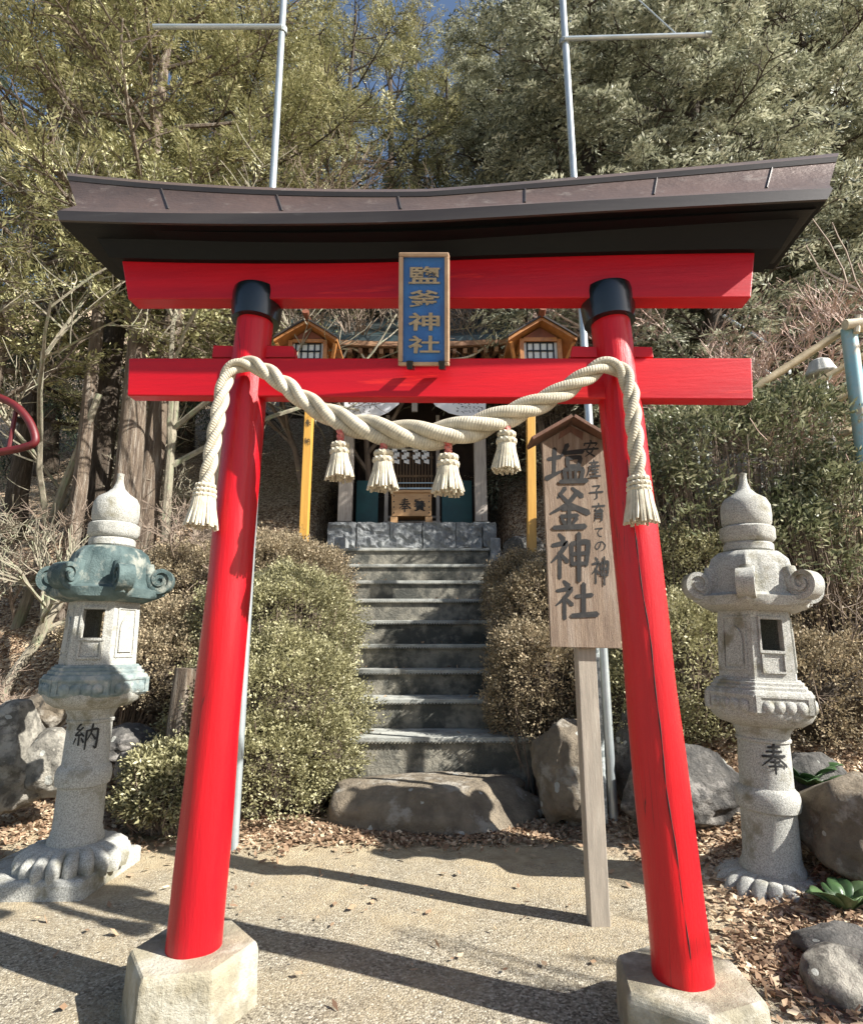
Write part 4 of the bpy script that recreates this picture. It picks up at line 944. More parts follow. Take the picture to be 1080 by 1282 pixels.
# ---------------- fence of pipes and bamboo, right; red rail, left ----------------
fn_ = thing('bamboo_rail_fence', W(1072,600,5.6), 'bamboo rails tied to a bluish steel post at the right edge above the shrubs', 'fence')
p0, p1 = W(1062,412,5.6), W(1100,720,5.6); mb = MB(); mb.tube([p0, p0.lerp(p1,.5), p1], .075, 16); mb.build('post', M['bluepipe'], fn_, smooth=True)
for (a_, b_, r) in (((935,492),(1064,408),.042),((1010,486),(1100,434),.032),((1025,512),(1110,470),.032),((1050,545),(1110,520),.036),((1060,408),(1120,420),.030)):
    mb = MB(); A, B = W(*a_, 5.9 if a_[0] < 1040 else 5.75), W(*b_, 5.68); n = 9
    mb.tube([A.lerp(B, i/n) for i in range(n+1)], [r*(1.12 if i % 2 else 1) for i in range(n+1)], 12); mb.build('bamboo_rail', M['bamboo'], fn_, smooth=True)
mb = MB(); c = W(1064,412,5.6); mb.tube([c+Vector((-.12,-.09,0)), c+Vector((.14,-.09,.03))], .055, 10); mb.tube([c+Vector((-.02,-.1,-.1)), c+Vector((.03,-.1,.1))], .03, 8); mb.build('lashing', M['rope'], fn_, smooth=True)
gf = thing('pipe_railing', W(960,600,8.5), 'thin grey steel railing crossing behind the bamboo rails on the hillside', 'railing')
for (a_, b_, r) in (((900,425),(1010,500),.03),((900,455),(985,530),.03),((905,395),(960,430),.03)):
    mb = MB(); mb.tube([W(*a_, 8.6), W(*b_, 8.4)], r, 10); mb.build('rail', M['steel'], gf, smooth=True)
for x in (985, 867, 883):
    mb = MB(); mb.tube([W(x, 460 if x == 985 else 528, 8.5 if x == 985 else 7.2), W(x+6, 620, 8.5 if x == 985 else 7.2)], .055, 12); mb.build('upright', M['steelold'], gf, smooth=True)
mb = MB(); c = W(1028,470,6.1)
mb.lathe([(.15,0),(.16,.02),(.125,.10),(.10,.17),(.05,.20),(.0,.205)], c, 48, lambda th, i, r, z: 1+.06*abs(math.sin(6*th))*(i < 4)); mb.lathe([(.05,-.18),(.05,.0)], c, 16); mb.lathe([(.03,-1.2),(.03,-.18)], c, 8)
tag(mb.build('garden_lamp', M['whitestone'], loc=c, smooth=True), 'pale fluted lamp hood among the bamboo rails at the right edge', 'garden lamp')
mb = MB(); P = [W(x, y, 6.4) for x, y in ((-40,486),(0,498),(22,510),(38,530),(44,552),(30,560),(0,566),(-40,572))]
mb.tube(spline(P, 6), .045, 10); rr_o = mb.build('red_railing', M['reddark'], loc=P[1], smooth=True)
tag(rr_o, 'red curved railing at the left edge among the tree branches', 'railing')
mb = MB(); mb.tube([W(20,515,6.45), W(10,566,6.45)], .025, 8); mb.tube([W(-15,500,6.45), W(-18,566,6.45)], .025, 8); mb.build('baluster', M['reddark'], rr_o)
# ---------------- foliage ----------------
RG = np.random.default_rng(11)
def leafmesh(name, C, A, B, rnd_, m, parent=None, loc=(0,0,0), fold=.0, lance=False):
    """C centres (n,3); A half-length vectors; B half-width vectors -> one diamond/quad per leaf"""
    n = len(C); org = np.array(ORG[parent.name] if parent else loc)
    V = np.empty((n, 4, 3), np.float32)
    if lance:
        V[:,0] = C-A; V[:,1] = C-A*.15+B; V[:,2] = C+A; V[:,3] = C-A*.15-B
    else:
        V[:,0] = C-A; V[:,1] = C+B*1.0+A*.12; V[:,2] = C+A; V[:,3] = C-B*1.0+A*.12
    V -= org
    me = bpy.data.meshes.new(name); me.vertices.add(n*4); me.vertices.foreach_set('co', V.ravel())
    me.loops.add(n*4); me.loops.foreach_set('vertex_index', np.arange(n*4, dtype=np.int32))
    me.polygons.add(n); me.polygons.foreach_set('loop_start', np.arange(0, n*4, 4, dtype=np.int32)); me.polygons.foreach_set('loop_total', np.full(n, 4, np.int32))
    at = me.attributes.new('rnd', 'FLOAT', 'FACE'); at.data.foreach_set('value', rnd_.astype(np.float32))
    me.update(); me.validate(); me.materials.append(m)
    o = bpy.data.objects.new(name, me); COL.objects.link(o); ORG[o.name] = tuple(org)
    if parent: o.parent = parent
    else: o.location = tuple(org)
    return o
def nrmz(a): return a/np.maximum(np.linalg.norm(a, axis=-1, keepdims=True), 1e-9)
def randdir(n): return nrmz(RG.normal(size=(n, 3)))
def ortho(a):
    r = np.cross(a, randdir(len(a))); return nrmz(r)
def spray(centers, dirs, k, length, spread, leaf, wid, droop=0., flat=.6, jit=1.):
    """k leaves along a little twig at every centre, fanned; returns C, A, B, rnd"""
    n = len(centers); t = np.tile(np.linspace(0, 1, k), (n, 1))+RG.uniform(-.06, .06, (n, k)); side = np.tile(np.where(np.arange(k) % 2, 1., -1.), (n, 1))
    s = ortho(dirs); s[:, 2] *= (1-flat); s = nrmz(s - dirs*(s*dirs).sum(1, keepdims=True)); u = nrmz(np.cross(dirs, s))
    sc = RG.uniform(.7, 1.25, (n, 1)); D, S, U = dirs[:, None], s[:, None], u[:, None]
    w_ = (1-.55*t)[..., None]
    C = centers[:, None]+D*(t*length*sc)[..., None]+S*(side*spread*.5*RG.uniform(.5, 1.1, (n, k)))[..., None]*w_+U*(RG.normal(0, spread*.22*jit, (n, k)))[..., None]
    C[..., 2] -= droop*(t**1.6)*length*sc
    A = nrmz(D*.8+S*(side*RG.uniform(.3, 1.1, (n, k)))[..., None]+RG.normal(0, .28*jit, (n, k, 3)))
    A[..., 2] -= droop*.7*t; A = nrmz(A)
    Nn = nrmz(U+RG.normal(0, .55*jit, (n, k, 3))); B = nrmz(np.cross(A, Nn))
    ls = RG.uniform(.6, 1.3, (n, k, 1))
    rn = np.clip(RG.normal(.5, .20, (n, 1))+RG.normal(0, .15, (n, k)), 0, 1)
    return C.reshape(-1, 3), (A*leaf*ls).reshape(-1, 3), (B*wid*ls).reshape(-1, 3), rn.ravel()
LM = {
 'yew': leafmat('yellow_green_foliage', (.07,.072,.03), (.31,.30,.14), (.68,.63,.37), .22),
 'hinoki': leafmat('grey_green_cypress', (.06,.07,.045), (.34,.345,.235), (.78,.77,.60), .22),
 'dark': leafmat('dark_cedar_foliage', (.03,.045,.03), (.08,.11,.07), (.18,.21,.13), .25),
 'brown': leafmat('dry_twiggy_foliage', (.12,.09,.06), (.27,.22,.15), (.45,.38,.27), .3),
 'azalea': leafmat('azalea_leaves', (.085,.08,.04), (.33,.31,.16), (.64,.60,.39), .28),
 'azalea_red': leafmat('winter_azalea_leaves', (.10,.075,.045), (.32,.265,.17), (.56,.44,.29), .30),
 'shrub': leafmat('evergreen_shrub_leaves', (.06,.075,.035), (.21,.22,.12), (.50,.48,.32), .25, .4),
 'litter': leafmat('fallen_leaves', (.10,.055,.033), (.36,.24,.15), (.70,.57,.40), .2, .8),
 'broad': leafmat('broad_green_leaves', (.035,.075,.03), (.07,.13,.05), (.14,.20,.09), .2, .35),
}
def limbcurve(p0, d, L_, rise, n=7, rr=None, wig=.12):
    pts = [p0.copy()]; v = d.normalized()
    for i in range(n):
        v = (v+Vector((rr.gauss(0, wig), rr.gauss(0, wig), rr.gauss(0, wig*.6)+rise/n))).normalized(); pts.append(pts[-1]+v*(L_/n))
    return pts
def make_tree(name, base, H, z0, rad, nl, style, label, sd, trunk_r=.2, bark='bark', group=None, dens=1.0, lean=(0,0), shape='round', k=14, sprays=9, leaf=.045, ntr=1, label_cat='tree'):
    rr = random.Random(sd); t_ = thing(name, base, label, label_cat, group); b = Vector(base)
    mb = MB(); n = 14; tr = []
    for i in range(n+1):
        f = i/n; tr.append(b+Vector((lean[0]*f*H+.10*math.sin(f*5+sd)*(f > 0), lean[1]*f*H+.1*math.cos(f*4+sd)*(f > 0), H*f-.15)))
    mb.tube(tr, [trunk_r*(1.25 if i == 0 else 1)*(1-.85*i/n) for i in range(n+1)], 20, wob=.22, sd=sd)
    mb.build('trunk', M[bark], t_, smooth=True)
    mb = MB(); cs, ds = [], []
    for j in range(nl):
        f = (j+rr.random())/nl; z = z0+(H-z0)*f*.97; fi = z/H*n; i = min(int(fi), n-1); p0 = tr[i].lerp(tr[i+1], fi-i)
        an = j*2.399+rr.uniform(-.5, .5); prof = {'round': math.sin(math.pi*(.18+.75*f))**.7, 'cone': (1-f)**.75*.95+.08, 'flat': 1-.35*f}[shape]
        L_ = rad*prof*rr.uniform(.7, 1.15); rise = {'round': .5, 'cone': -.35, 'flat': .1}[shape]
        d = Vector((math.cos(an), math.sin(an), rr.uniform(-.1, .35) if shape != 'cone' else rr.uniform(-.25, .1)))
        lc = limbcurve(p0, d, L_, rise, 7, rr); r0 = max(trunk_r*.28*(1-f*.6), .018)
        mb.tube(lc, [r0*(1-.8*i/7) for i in range(8)], 6, cap=False)
        for s_ in range(int(sprays)):
            g = .22+.78*(s_+rr.random())/sprays; fi = g*7; i = min(int(fi), 6); q0 = lc[i].lerp(lc[i+1], fi-i); t = (lc[i+1]-lc[i]).normalized()
            sdv = t.cross(Vector((0,0,1))).normalized()*(1 if s_ % 2 else -1)
            d2 = (t*.7+sdv*rr.uniform(.4, 1.1)+Vector((0,0,rr.uniform(-.3, .3) if shape != 'cone' else rr.uniform(-.5, .0)))).normalized()
            l2 = L_*rr.uniform(.20, .42)*(1.15-.5*g); tw = limbcurve(q0, d2, l2, .1 if shape != 'cone' else -.5, 4, rr, .2)
            mb.tube(tw, [max(r0*.35, .007)*(1-.7*i/4) for i in range(5)], 4, cap=False)
            m_ = max(3, int(l2/.075*dens))
            for q in range(m_):
                u = (q+rr.random())/m_; ui = u*4; ii = min(int(ui), 3); c = tw[ii].lerp(tw[ii+1], ui-ii); tt = (tw[ii+1]-tw[ii]).normalized()
                sv = tt.cross(Vector((0,0,1))).normalized()*rr.choice((-1, 1))
                dd = (tt*.6+sv*rr.uniform(.2, 1)+Vector((rr.gauss(0,.3), rr.gauss(0,.3), rr.gauss(0,.3)+(-.35 if shape == 'cone' else .15)))).normalized()
                if noise.noise(Vector((c.x*.95+sd, c.y*.95, c.z*1.25))) > -.06: cs.append(tuple(c)); ds.append(tuple(dd))
    mb.build('limbs', M[bark], t_, smooth=True)
    cs, ds = np.array(cs), np.array(ds)
    if style:
        if style in ('hinoki', 'dark'): C, A, B, rn = spray(cs, ds, int(k*1.35), .42, .24, leaf*1.0, leaf*.30, droop=.75, flat=.8, jit=.55)
        else: C, A, B, rn = spray(cs, ds, int(k*1.7), .30, .22, leaf*.80, leaf*.22, droop=.12, flat=.85, jit=.6)
        leafmesh('crown', C, A, B, rn, LM[style], t_)
    return t_, len(cs)*k
def bare(name, base, H, label, sd, r=.05, bark='twig', spread=.55, depth=5, group=None, nb=3, cat='tree', tilt=(0,0), up=.35, rmin=.004):
    rr = random.Random(sd); t_ = thing(name, base, label, cat, group); mb = MB(); mt = MB()
    def grow(p, d, L_, r_, lv):
        n = 5; pts = [p]; v = d.copy()
        for i in range(n): v = (v+Vector((rr.gauss(0,.10), rr.gauss(0,.10), rr.gauss(0,.06)+up*.12))).normalized(); pts.append(pts[-1]+v*L_/n)
        (mt if lv == 0 else mb).tube(pts, [max(r_*(1-.4*i/n), rmin*.7) for i in range(n+1)], 8 if lv == 0 else (5 if lv < 3 else 3), cap=False)
        if lv < depth:
            for k in range(nb+(rr.random() < .5)):
                f = rr.uniform(.35, 1); fi = f*n; i = min(int(fi), n-1); q = pts[i].lerp(pts[i+1], fi-i)
                e = Vector((rr.gauss(0,1), rr.gauss(0,1), rr.gauss(0,.7))).normalized(); nd = (v+e*spread*1.3).normalized()
                grow(q, nd, L_*rr.uniform(.55, .8), max(r_*.58, rmin), lv+1)
    grow(Vector(base)-Vector((0,0,.1)), Vector((tilt[0], tilt[1], 1)).normalized(), H*.40, r, 0)
    mt.build('trunk', M[bark], t_, smooth=True); mb.build('branches', M[bark], t_, smooth=True); return t_
def at(px, Y, dz=0): 
    x = (px-540)/F*(Y*cp+max(hgt((px-540)/F*Y, Y)-1.5, -1.5)*sp); return (x, Y, hgt(x, Y)+dz)
# --- near left trees: yellow-green evergreens, cedar trunks
Lg = 'evergreen trees on the left hillside'
make_tree('evergreen_tree', at(128,7.9), 13, 4.8, 2.9, 50, 'yew', 'tall evergreen with a pale furrowed trunk and yellow green leaves, behind the mossy lantern', 1, .2, 'bark', Lg, 1.25, sprays=12, k=16)
make_tree('evergreen_tree', at(-60,7.6), 11, 3.6, 2.9, 42, 'yew', 'yellow green evergreen whose branches fill the upper left corner of the picture', 3, .16, 'bark', Lg, 1.25, sprays=12, k=16)
make_tree('evergreen_tree', at(255,9.6), 12, 3.2, 3.0, 42, 'yew', 'yellow green evergreen showing above the left half of the gate roof', 5, .17, 'barkdark', Lg, 1.2, sprays=12, k=16)
for i, (px, Y, r, bk, ln, lb) in enumerate(((68,7.9,.11,'bark',(.0,.0),'slim pale trunk rising left of the big furrowed trunk behind the mossy lantern'),(98,8.5,.19,'barkdark',(.012,0),'dark brown trunk pressed between the pale trunks behind the mossy lantern'),(166,8.3,.17,'bark',(.03,0),'bark trunk leaning right behind the tip of the mossy lantern'))):
    b = Vector(at(px, Y)); t_ = thing('cedar_tree', b, lb, 'tree', 'cedar trunks behind the mossy lantern'); mb = MB()
    mb.tube([b+Vector((ln[0]*f*8+.06*math.sin(f*6+i), 0, f*8-.2)) for f in [j/14 for j in range(15)]], [r*(1.2 if j == 0 else 1)*(1-.35*j/14) for j in range(15)], 20, wob=.3, sd=i*4); mb.build('trunk', M[bk], t_, smooth=True)
    mb = MB(); rr = random.Random(i); cs, ds = [], []
    for j in range(16):
        a = rr.uniform(0, 6.28); p = b+Vector((ln[0]*8*.7, 0, rr.uniform(3.8, 7.6))); lc = limbcurve(p, Vector((math.cos(a), math.sin(a), .2)), rr.uniform(.8, 1.7), .1, 5, rr)
        mb.tube(lc, [.02,.017,.014,.011,.008,.005], 5, cap=False)
        for q in range(22): u = rr.uniform(.3, 1)*5; ii = min(int(u), 4); cs.append(tuple(lc[ii].lerp(lc[ii+1], u-ii))); ds.append((rr.gauss(0,1), rr.gauss(0,1), rr.gauss(0,.5)))
    mb.build('limbs', M[bk], t_, smooth=True); C, A, B, rn = spray(np.array(cs), nrmz(np.array(ds)), 14, .3, .2, .045, .018, .1, .4); leafmesh('crown', C, A, B, rn, LM['yew'], t_)
bare('leaning_sapling', at(-8,6.8), 3.6, 'slender crooked bare tree leaning at the left edge under the red railing', 8, .07, 'barkpale', .5, 4, cat='tree', tilt=(.22,0))
bare('bare_bush', at(205,7.2), 2.6, 'pale leafless bush right of the mossy lantern finial', 17, .03, 'twig', .8, 5, cat='bush')
bare('bare_bush', at(20,8.2), 2.6, 'leafless bush in the shade at the far left of the slope', 19, .03, 'twig', .8, 5, cat='bush')
bare('bare_bush', at(10,6.2), 1.3, 'tangle of bare twigs low on the slope at the left edge', 23, .02, 'twig', .9, 4, cat='bush')
bare('bare_bush', at(150,9.0), 3.4, 'pale leafless shrub between the cedar trunks and the left end of the tie beam', 101, .035, 'barkpale', .8, 5, cat='bush', rmin=.006)
bare('bare_bush', at(240,9.4), 3.0, 'pale leafless shrub behind the hanging left end of the rope', 103, .035, 'barkpale', .8, 5, cat='bush', rmin=.006)
bare('bare_bush', at(-20,7.4), 2.4, 'pale leafless shrub under the red railing at the left edge', 105, .03, 'barkpale', .9, 5, cat='bush', rmin=.006)
for i, (px, Y, z_, lb) in enumerate(((60,6.6,3.6,'pale bare branch reaching over the left trunks'),)): pass
bare('bare_tree', at(200,8.4), 9.5, 'tall tree with pale leafless limbs among the yellow green foliage, upper left', 111, .08, 'barkpale', .7, 5, 'bare winter trees on the hillside', 3, rmin=.008)
bare('bare_tree', at(20,8.2), 9.0, 'pale leafless limbs showing against the foliage at the far upper left', 113, .08, 'barkpale', .7, 5, 'bare winter trees on the hillside', 3, rmin=.008)
bare('bare_bush', at(1015,6.6), 2.6, 'pale tangle of bare stems below the bamboo rails', 115, .03, 'barkpale', .9, 5, cat='bush', rmin=.005)
bare('bare_bush', at(940,6.9), 2.4, 'bare stems rising between the right lantern and the evergreen shrub', 117, .03, 'twig', .9, 5, cat='bush', rmin=.005)
bare('bare_tree', at(905,7.6), 4.6, 'bare pinkish shrub tree right above the end of the tie beam', 121, .04, 'twigred', .6, 6, 'bare winter trees on the hillside', 3, rmin=.005)
# --- prototypes, copied over the hillside
p1_, n1 = make_tree('cypress_tree', at(760,11.2), 15, .8, 3.0, 100, 'hinoki', 'tall cypress with drooping sprays and brown trunk above the right half of the gate roof', 31, .24, 'barkdark', 'cypress trees on the right hillside', 1.25, shape='flat', sprays=12, k=15, leaf=.058)
p2_, n2 = make_tree('evergreen_tree', at(420,13.0), 15, 2.5, 3.3, 50, 'yew', 'yellow green evergreen above the middle of the gate roof, left of the blue sky gap', 33, .2, 'barkdark', Lg, 1.1, sprays=11, k=15, leaf=.05)
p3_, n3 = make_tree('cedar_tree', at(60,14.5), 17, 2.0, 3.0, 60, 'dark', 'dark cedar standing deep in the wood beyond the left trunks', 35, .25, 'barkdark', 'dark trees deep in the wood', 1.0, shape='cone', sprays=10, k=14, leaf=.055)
print('sprays', n1, n2, n3)
def place(p, px, Y, sc, rz, label, group=None):
    c = copy_tree(p); c.location = at(px, Y, -.1); c.rotation_euler = (0, 0, rz); c.scale = (sc, sc, sc); c['label'] = label
    if group: c['group'] = group
    return c
Cg = 'cypress trees on the right hillside'; Dg = 'dark trees deep in the wood'
place(p1_, 930, 9.4, .84, 2.1, 'dense cypress whose pale sprays hang beyond the right end of the gate roof', Cg)
place(p1_, 1110, 10.5, .95, 4.0, 'cypress filling the upper right corner of the picture', Cg)
place(p1_, 655, 14.5, .95, 1.0, 'cypress just left of the right steel pole, behind the bare twigs', Cg)
place(p1_, 860, 14.0, 1.05, 5.1, 'cypress standing second row behind the crossbar of the right steel pole', Cg)
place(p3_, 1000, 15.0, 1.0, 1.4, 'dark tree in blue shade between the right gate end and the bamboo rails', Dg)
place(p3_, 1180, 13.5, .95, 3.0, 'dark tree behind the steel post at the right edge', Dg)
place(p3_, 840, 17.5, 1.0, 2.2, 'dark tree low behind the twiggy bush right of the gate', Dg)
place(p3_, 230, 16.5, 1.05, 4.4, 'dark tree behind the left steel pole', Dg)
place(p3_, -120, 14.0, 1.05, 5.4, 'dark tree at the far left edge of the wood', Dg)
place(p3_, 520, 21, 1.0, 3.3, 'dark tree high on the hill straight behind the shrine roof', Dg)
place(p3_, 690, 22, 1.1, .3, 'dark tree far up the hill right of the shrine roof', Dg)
place(p2_, 480, 24, 1.5, 1.9, 'large evergreen near the hilltop above the name plaque', Lg)
place(p2_, 640, 26, 1.5, 5.9, 'large evergreen near the hilltop left of the right steel pole', Lg)
place(p2_, 330, 25, 1.5, 3.1, 'large evergreen near the hilltop right of the left steel pole', Lg)
place(p1_, 1010, 12.2, 1.05, .7, 'cypress above the right end of the gate roof, second row', Cg)
place(p1_, 770, 18, 1.3, 3.6, 'cypress high on the hill behind the right steel pole', Cg)
place(p1_, 930, 20, 1.35, 2.7, 'cypress high on the hill in the upper right', Cg)
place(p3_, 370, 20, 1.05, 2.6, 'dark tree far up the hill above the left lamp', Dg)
place(p2_, 150, 12.5, 1.0, 2.9, 'broad yellow green evergreen behind the left end of the gate roof', Lg)
place(p2_, 300, 15.5, 1.05, .9, 'yellow green evergreen right behind the left steel pole', Lg)
place(p2_, 20, 10.8, .95, 4.6, 'yellow green evergreen low at the far left, second row', Lg)
place(p2_, 560, 18.5, 1.05, 3.9, 'evergreen high on the hill in the middle of the picture', Lg)
# --- bare trees and twigs
Bg = 'bare winter trees on the hillside'
for i, (px, Y, H, m, lb) in enumerate(((470,11.5,8,'twig','bare brown tree with fine twigs above the blue name plaque'),(560,13,9.5,'twig','bare tree below the blue sky gap, above the gate roof centre'),(800,10.2,5.2,'twigred','leafless shrub tree with reddish twigs under the right roof end'),(690,11.0,5.5,'twig','bare pale branches just right of the shrine roof'),(840,8.2,5.0,'twigred','bare pinkish twigs above the right end of the tie beam'),(960,8.6,5.0,'twigred','bare pinkish shrub before the pipe railing'),(540,15,6,'twig','bare undergrowth directly above the shrine roof ridge'),(450,14,6,'twig','bare undergrowth left of the name plaque, above the shrine roof'),(380,11.5,6,'twig','bare branches behind the left lamp roof'))):
    bare('bare_tree', at(px, Y), H, lb, 50+i, .05+.005*H, m, .6, 6 if H < 9 else 6, Bg, 3, rmin=.006)
# --- bushes
def bush(name, blobs, n, style, label, group=None, leaf=.016, wid=.008, sd=1, core=True, k=7, tl=.10, stems=True):
    """blobs: (centre, radii) ellipsoids; leaves grow in a shell over their union"""
    global RG
    RG = np.random.default_rng(sd); c0 = Vector(blobs[0][0]); base = (c0.x, c0.y, hgt(c0.x, c0.y)); t_ = thing(name, base, label, 'bush', group)
    vol = np.array([b[1][0]*b[1][1]+b[1][0]*b[1][2]+b[1][1]*b[1][2] for b in blobs]); vol /= vol.sum(); P_, D_ = [], []
    for (c, r), f in zip(blobs, vol):
        m_ = int(n*f); d = randdir(m_); d[:, 2] = np.where(d[:, 2] < -.5, -d[:, 2], d[:, 2]); rad_ = RG.uniform(.80, 1.03, (m_, 1))+np.abs(RG.normal(0, .035, (m_, 1)))+(RG.random((m_, 1)) < .02)*RG.uniform(.02, .16, (m_, 1))
        bump = np.array([noise.noise(Vector((float(a[0])*2.6+sd, float(a[1])*2.6, float(a[2])*2.6+c[0])))*.26+noise.noise(Vector((float(a[0])*7+sd, float(a[1])*7, float(a[2])*7)))*.07 for a in d])[:, None]
        p = np.array(c)+d*np.array(r)*(rad_+bump); ok = np.ones(m_, bool)
        for (c2, r2) in blobs:
            if c2 is c: continue
            ok &= (((p-np.array(c2))/np.array(r2))**2).sum(1) > .62
        P_.append(p[ok]); D_.append(nrmz(d[ok]/np.array(r)+RG.normal(0, .45, (ok.sum(), 3))+np.array([0,0,.35])))
    P_, D_ = np.concatenate(P_), np.concatenate(D_)
    C, A, B, rn = spray(P_, D_, k, tl, tl*.75, leaf, wid, 0, .1)
    leafmesh('leaves', C, A, B, rn, LM[style], t_)
    if stems:
        mb = MB(); rr = random.Random(sd); idx = RG.choice(len(P_), min(420, len(P_)), replace=False)
        for i in idx:
            p = Vector(P_[i]); j = rr.randrange(len(blobs)); q = Vector((p.x*.6+c0.x*.4, p.y*.6+c0.y*.4, 0)); q.z = min(hgt(q.x, q.y), p.z-.05)
            mb.tube([q, q.lerp(p, .5)+Vector((rr.gauss(0,.05), rr.gauss(0,.05), 0)), p+Vector(D_[i])*.06], [.007,.005,.003], 4, cap=False)
        mb.build('stems', M['twig'], t_)
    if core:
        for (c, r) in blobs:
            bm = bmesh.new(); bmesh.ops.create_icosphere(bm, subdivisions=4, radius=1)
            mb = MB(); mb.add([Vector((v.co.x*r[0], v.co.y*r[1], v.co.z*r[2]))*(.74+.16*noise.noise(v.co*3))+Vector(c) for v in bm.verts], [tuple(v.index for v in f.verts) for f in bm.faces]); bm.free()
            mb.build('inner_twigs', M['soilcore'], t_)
    return t_
def bl(px, py_, Y, rx, ry, rz): c = W(px, py_, Y); return ((c.x, c.y, c.z), (rx, ry, rz))
bush('azalea_bush', [bl(338,905,5.9,.84,.75,.85), bl(345,800,6.6,.85,.8,.75), bl(310,970,5.35,.62,.4,.45), bl(395,950,5.6,.35,.35,.4)], 25000, 'azalea', 'large clipped yellow green azalea mound left of the stairs, just behind the left pillar', sd=2)
bush('azalea_bush', [bl(345,735,7.5,.95,.8,.62), bl(240,745,7.5,.9,.8,.55), bl(225,830,6.6,.8,.6,.6)], 20000, 'azalea_red', 'upper azalea mound with reddish tips at the foot of the left yellow post', sd=3)
bush('azalea_bush', [bl(215,990,5.05,.34,.3,.30)], 2600, 'azalea', 'small low bush at the foot of the left pillar beside the big azalea', sd=4, leaf=.022)
bush('azalea_bush', [bl(672,870,6.0,.45,.6,.72), bl(690,790,6.6,.62,.7,.7), bl(660,745,7.4,.5,.7,.5)], 14000, 'azalea_red', 'dark azalea mound right of the stairs behind the wooden signboard', sd=5)
bush('azalea_bush', [bl(850,860,5.6,.75,.6,.75), bl(860,760,6.3,1.0,.7,.8), bl(800,900,5.4,.4,.4,.5)], 17000, 'azalea', 'clipped azalea mound between the right pillar and the right lantern', sd=6)
bush('azalea_bush', [bl(1020,880,5.5,1.0,.6,.6), bl(1070,790,6.0,1.0,.7,.5)], 9000, 'azalea_red', 'dark azalea hedge behind the right lantern platform', sd=7)
bush('azalea_bush', [bl(150,800,7.0,.6,.5,.4), bl(210,850,6.2,.6,.5,.45)], 4500, 'azalea_red', 'brownish low bush on the leaf covered slope behind the mossy lantern', sd=8)
bush('evergreen_shrub', [bl(905,600,6.3,1.0,.7,.85), bl(985,560,6.2,.7,.6,.55), bl(850,650,6.2,.7,.5,.6)], 3200, 'shrub', 'leafy evergreen shrub with slim leaves under the right end of the tie beam', sd=9, leaf=.038, wid=.012, core=False, k=9, tl=.22)
bush('evergreen_shrub', [bl(1050,650,5.9,.6,.5,.5), bl(990,700,5.8,.5,.4,.5)], 1500, 'shrub', 'dense evergreen shrub at the right edge above the dark hedge', sd=10, leaf=.036, wid=.012, core=False, k=9, tl=.2)
bush('evergreen_shrub', [bl(715,520,11.2,1.1,.8,.7)], 3600, 'brown', 'dry brownish shrub behind the gabled top of the signboard', sd=12, leaf=.035, wid=.014, core=False, k=9, tl=.2)
bush('evergreen_shrub', [bl(800,650,7.2,.6,.5,.6)], 2400, 'brown', 'twiggy brown shrub right of the right rope tassel', sd=13, leaf=.03, wid=.012, core=False, k=9, tl=.18)
bare('bare_bush', at(790,6.9), 3.2, 'thin bare shrub just right of the right pillar, below the tie beam', 91, .03, 'twig', .7, 5, cat='bush')
bare('bare_bush', at(1060,5.3), 1.6, 'tangled bare stems before the hedge at the right edge', 93, .015, 'twig', .9, 4, cat='bush')
# --- broad leaved plants at the right edge
def rosette(base, n, L_, wd, label, sd):
    rr = random.Random(sd); t_ = thing('broad_leaved_plant', base, label, 'plant', 'broad leaved plants by the right boulders')
    for i in range(n):
        a = i*2.4+rr.uniform(-.3, .3); e = Vector((math.cos(a), math.sin(a), 0)); s_ = Vector((-e.y, e.x, 0)); ll = L_*rr.uniform(.7, 1.1); el = rr.uniform(.5, 1.3); vs = []
        mb = MB(); m_ = 9
        for j in range(m_+1):
            f = j/m_; ang = el*(1-.75*f); q = Vector(base)+e*(.02+ll*f*math.cos(el*.75)*(1))+Vector((0,0,ll*math.sin(el)*(f-.42*f*f*1.1))); w_ = wd*math.sin(math.pi*min(.08+f*.9, 1))**.8
            for u in (-1, -.5, 0, .5, 1): vs.append(q+s_*w_*u+Vector((0,0,abs(u)*w_*.45)))
        mb.add(vs, [(j*5+u, j*5+u+1, j*5+u+6, j*5+u+5) for j in range(m_) for u in range(4)]); o = mb.build('leaf', LM['broad'], t_, smooth=True)
        at_ = o.data.attributes.new('rnd', 'FLOAT', 'FACE'); v = rr.uniform(.2, .9); at_.data.foreach_set('value', [v]*len(o.data.polygons))
        sl_ = o.modifiers.new('thick', 'SOLIDIFY'); sl_.thickness = .003
rosette(at(1010,4.75), 12, .36, .075, 'clump of broad green leaves behind the right lantern shaft', 1)
rosette(at(1062,4.6), 11, .36, .075, 'clump of broad green leaves at the right edge above the brown boulder', 2)
p = G(1062,1165); rosette((p.x, p.y, hgt(p.x, p.y)), 9, .24, .06, 'small broad leaved plant between the two right edge boulders', 3)
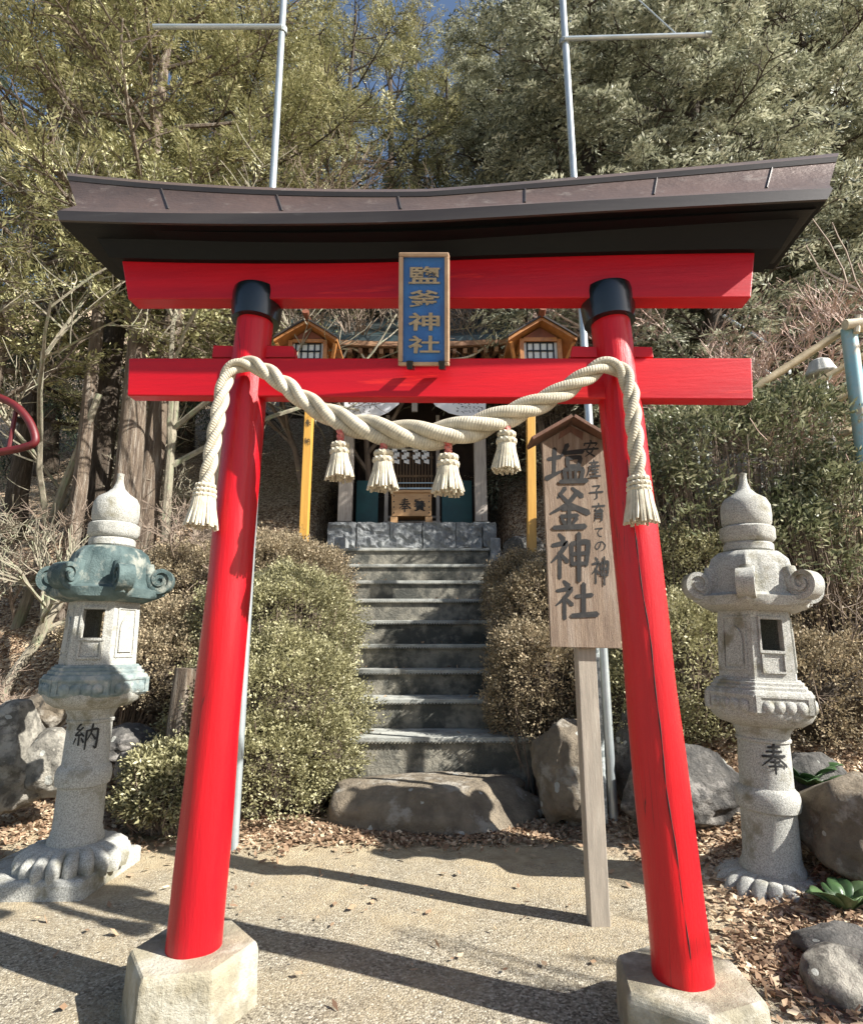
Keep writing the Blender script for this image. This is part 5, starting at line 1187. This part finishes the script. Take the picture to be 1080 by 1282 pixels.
# --- fallen leaves: nobody could count them
RG = np.random.default_rng(5)
def scatter(n, fx, fy_, size, keep):
    x = fx(n); y = fy_(n, x); P_ = []
    for a, b_ in zip(x, y):
        if keep(a, b_): P_.append((a, b_, hgt(a, b_)+.008+abs(RG.normal(0, .006))))
    return np.array(P_)
def slopekeep(x, y):
    if -1.5 < x < .95 and y > 5.5: return False
    if -2.0 < x < 1.3 and y > 9.2: return False
    return abs(x) < y*.86+.6
S = []
S.append(scatter(60000, lambda n: RG.uniform(-7, 7, n), lambda n, x: 5.3+RG.power(1.0, n)*6.5, 1, slopekeep))
S.append(scatter(26000, lambda n: RG.uniform(1.4, 4.6, n), lambda n, x: RG.uniform(2.6, 6.2, n), 1, lambda x, y: noise.noise(Vector((x*1.1, y*1.1, 2)))*.5+(x-1.75-.25*(3.1-y)) > RG.uniform(-.15, .5)))
S.append(scatter(5200, lambda n: RG.normal(-.1, .75, n), lambda n, x: 4.93+RG.normal(0, .11, n)-.0*x, 1, lambda x, y: abs(x) < 1.8))
S.append(scatter(3200, lambda n: RG.uniform(-3.6, -1.0, n), lambda n, x: 4.95+RG.normal(0, .22, n), 1, lambda x, y: True))
S.append(scatter(1600, lambda n: RG.normal(1.72, .16, n), lambda n, x: RG.normal(3.05, .2, n), 1, lambda x, y: True))
S.append(scatter(500, lambda n: RG.uniform(-3.5, 2.5, n), lambda n, x: RG.uniform(2.4, 5, n), 1, lambda x, y: RG.random() < .5))
ST = []
for i, y_ in enumerate(fy):
    z_ = W(540, py[i], y_).z
    for q in range(38): ST.append((RG.choice([-1, 1])*(1.1-abs(RG.normal(0, .35)))-.25, y_+RG.uniform(.03, .36), z_+.012))
S.append(np.array(ST)); S = np.concatenate(S); n = len(S); A = randdir(n); A[:, 2] *= .45; A = nrmz(A); B = ortho(A); flat_ = np.cross(A, np.array([0,0,1.])); B = nrmz(flat_+RG.normal(0, .35, (n, 3))); sz = RG.uniform(.012, .034, (n, 1))
S[:, 2] += .006
lf = leafmesh('fallen_leaves', S, A*sz, B*sz*RG.uniform(.3, .75, (n, 1)), np.clip(RG.normal(.5, .25, n), 0, 1), LM['litter']); tag(lf, None, None, kind='stuff'); lf['label'] = 'dry brown leaves lying over the slope and along the path edges'; lf['category'] = 'fallen leaves'
# pebbles on the gravel yard
n = 60000; x = RG.uniform(-3.2, 2.4, n); y = 2.0+RG.power(1.5, n)*2.4; ok = np.array([noise.noise(Vector((a*.9, b*.9, 4))) > -.15 for a, b in zip(x, y)]); x, y = x[ok], y[ok]; n = len(x)
z = np.array([hgt(a, b) for a, b in zip(x, y)]); r = RG.uniform(.002, .0065, n)*RG.uniform(.6, 1, n)
th = RG.uniform(0, 6.28, n); base = np.array([(math.cos(a), math.sin(a)) for a in (0, 1.57, 3.14, 4.71)])
V = np.empty((n, 5, 3), np.float32)
for k in range(4):
    V[:, k, 0] = x+r*np.cos(th+k*1.571)*RG.uniform(.7, 1.3, n); V[:, k, 1] = y+r*np.sin(th+k*1.571)*RG.uniform(.7, 1.3, n); V[:, k, 2] = z-.001
V[:, 4, 0] = x; V[:, 4, 1] = y; V[:, 4, 2] = z+r*.8
idx = np.arange(n)[:, None]*5; F_ = np.concatenate([idx+np.array([a, (a+1) % 4, 4]) for a in range(4)], 1).reshape(-1)
me = bpy.data.meshes.new('pebbles'); me.vertices.add(n*5); me.vertices.foreach_set('co', V.ravel()); me.loops.add(n*12); me.loops.foreach_set('vertex_index', F_.astype(np.int32))
me.polygons.add(n*4); me.polygons.foreach_set('loop_start', np.arange(0, n*12, 3, dtype=np.int32)); me.polygons.foreach_set('loop_total', np.full(n*4, 3, np.int32))
me.polygons.foreach_set('use_smooth', [True]*(n*4))
at_ = me.attributes.new('rnd', 'FLOAT', 'FACE'); at_.data.foreach_set('value', np.repeat(np.clip(RG.normal(.5, .25, n), 0, 1), 4).astype(np.float32)); me.update()
me.materials.append(leafmat('pebble_stone', (.11,.09,.065), (.29,.255,.19), (.50,.455,.36), 0, .9))
pb_ = bpy.data.objects.new('gravel', me); COL.objects.link(pb_); tag(pb_, 'loose grey and tan gravel over the yard', 'gravel', kind='stuff')
# --- trees out of frame to the right that cast the dappled shade
bare('bare_tree', (7.6, 5.6, .8), 10, 'bare tree outside the picture to the right, dappling the stairs', 75, .13, 'twig', .6, 4, Bg, 3, rmin=.012)
bare('bare_tree', (6.6, -.3, 0), 8.5, 'bare tree outside the picture to the right, nearer than its neighbour, shading the yard', 71, .09, 'twig', .6, 3, Bg, 3, rmin=.01)
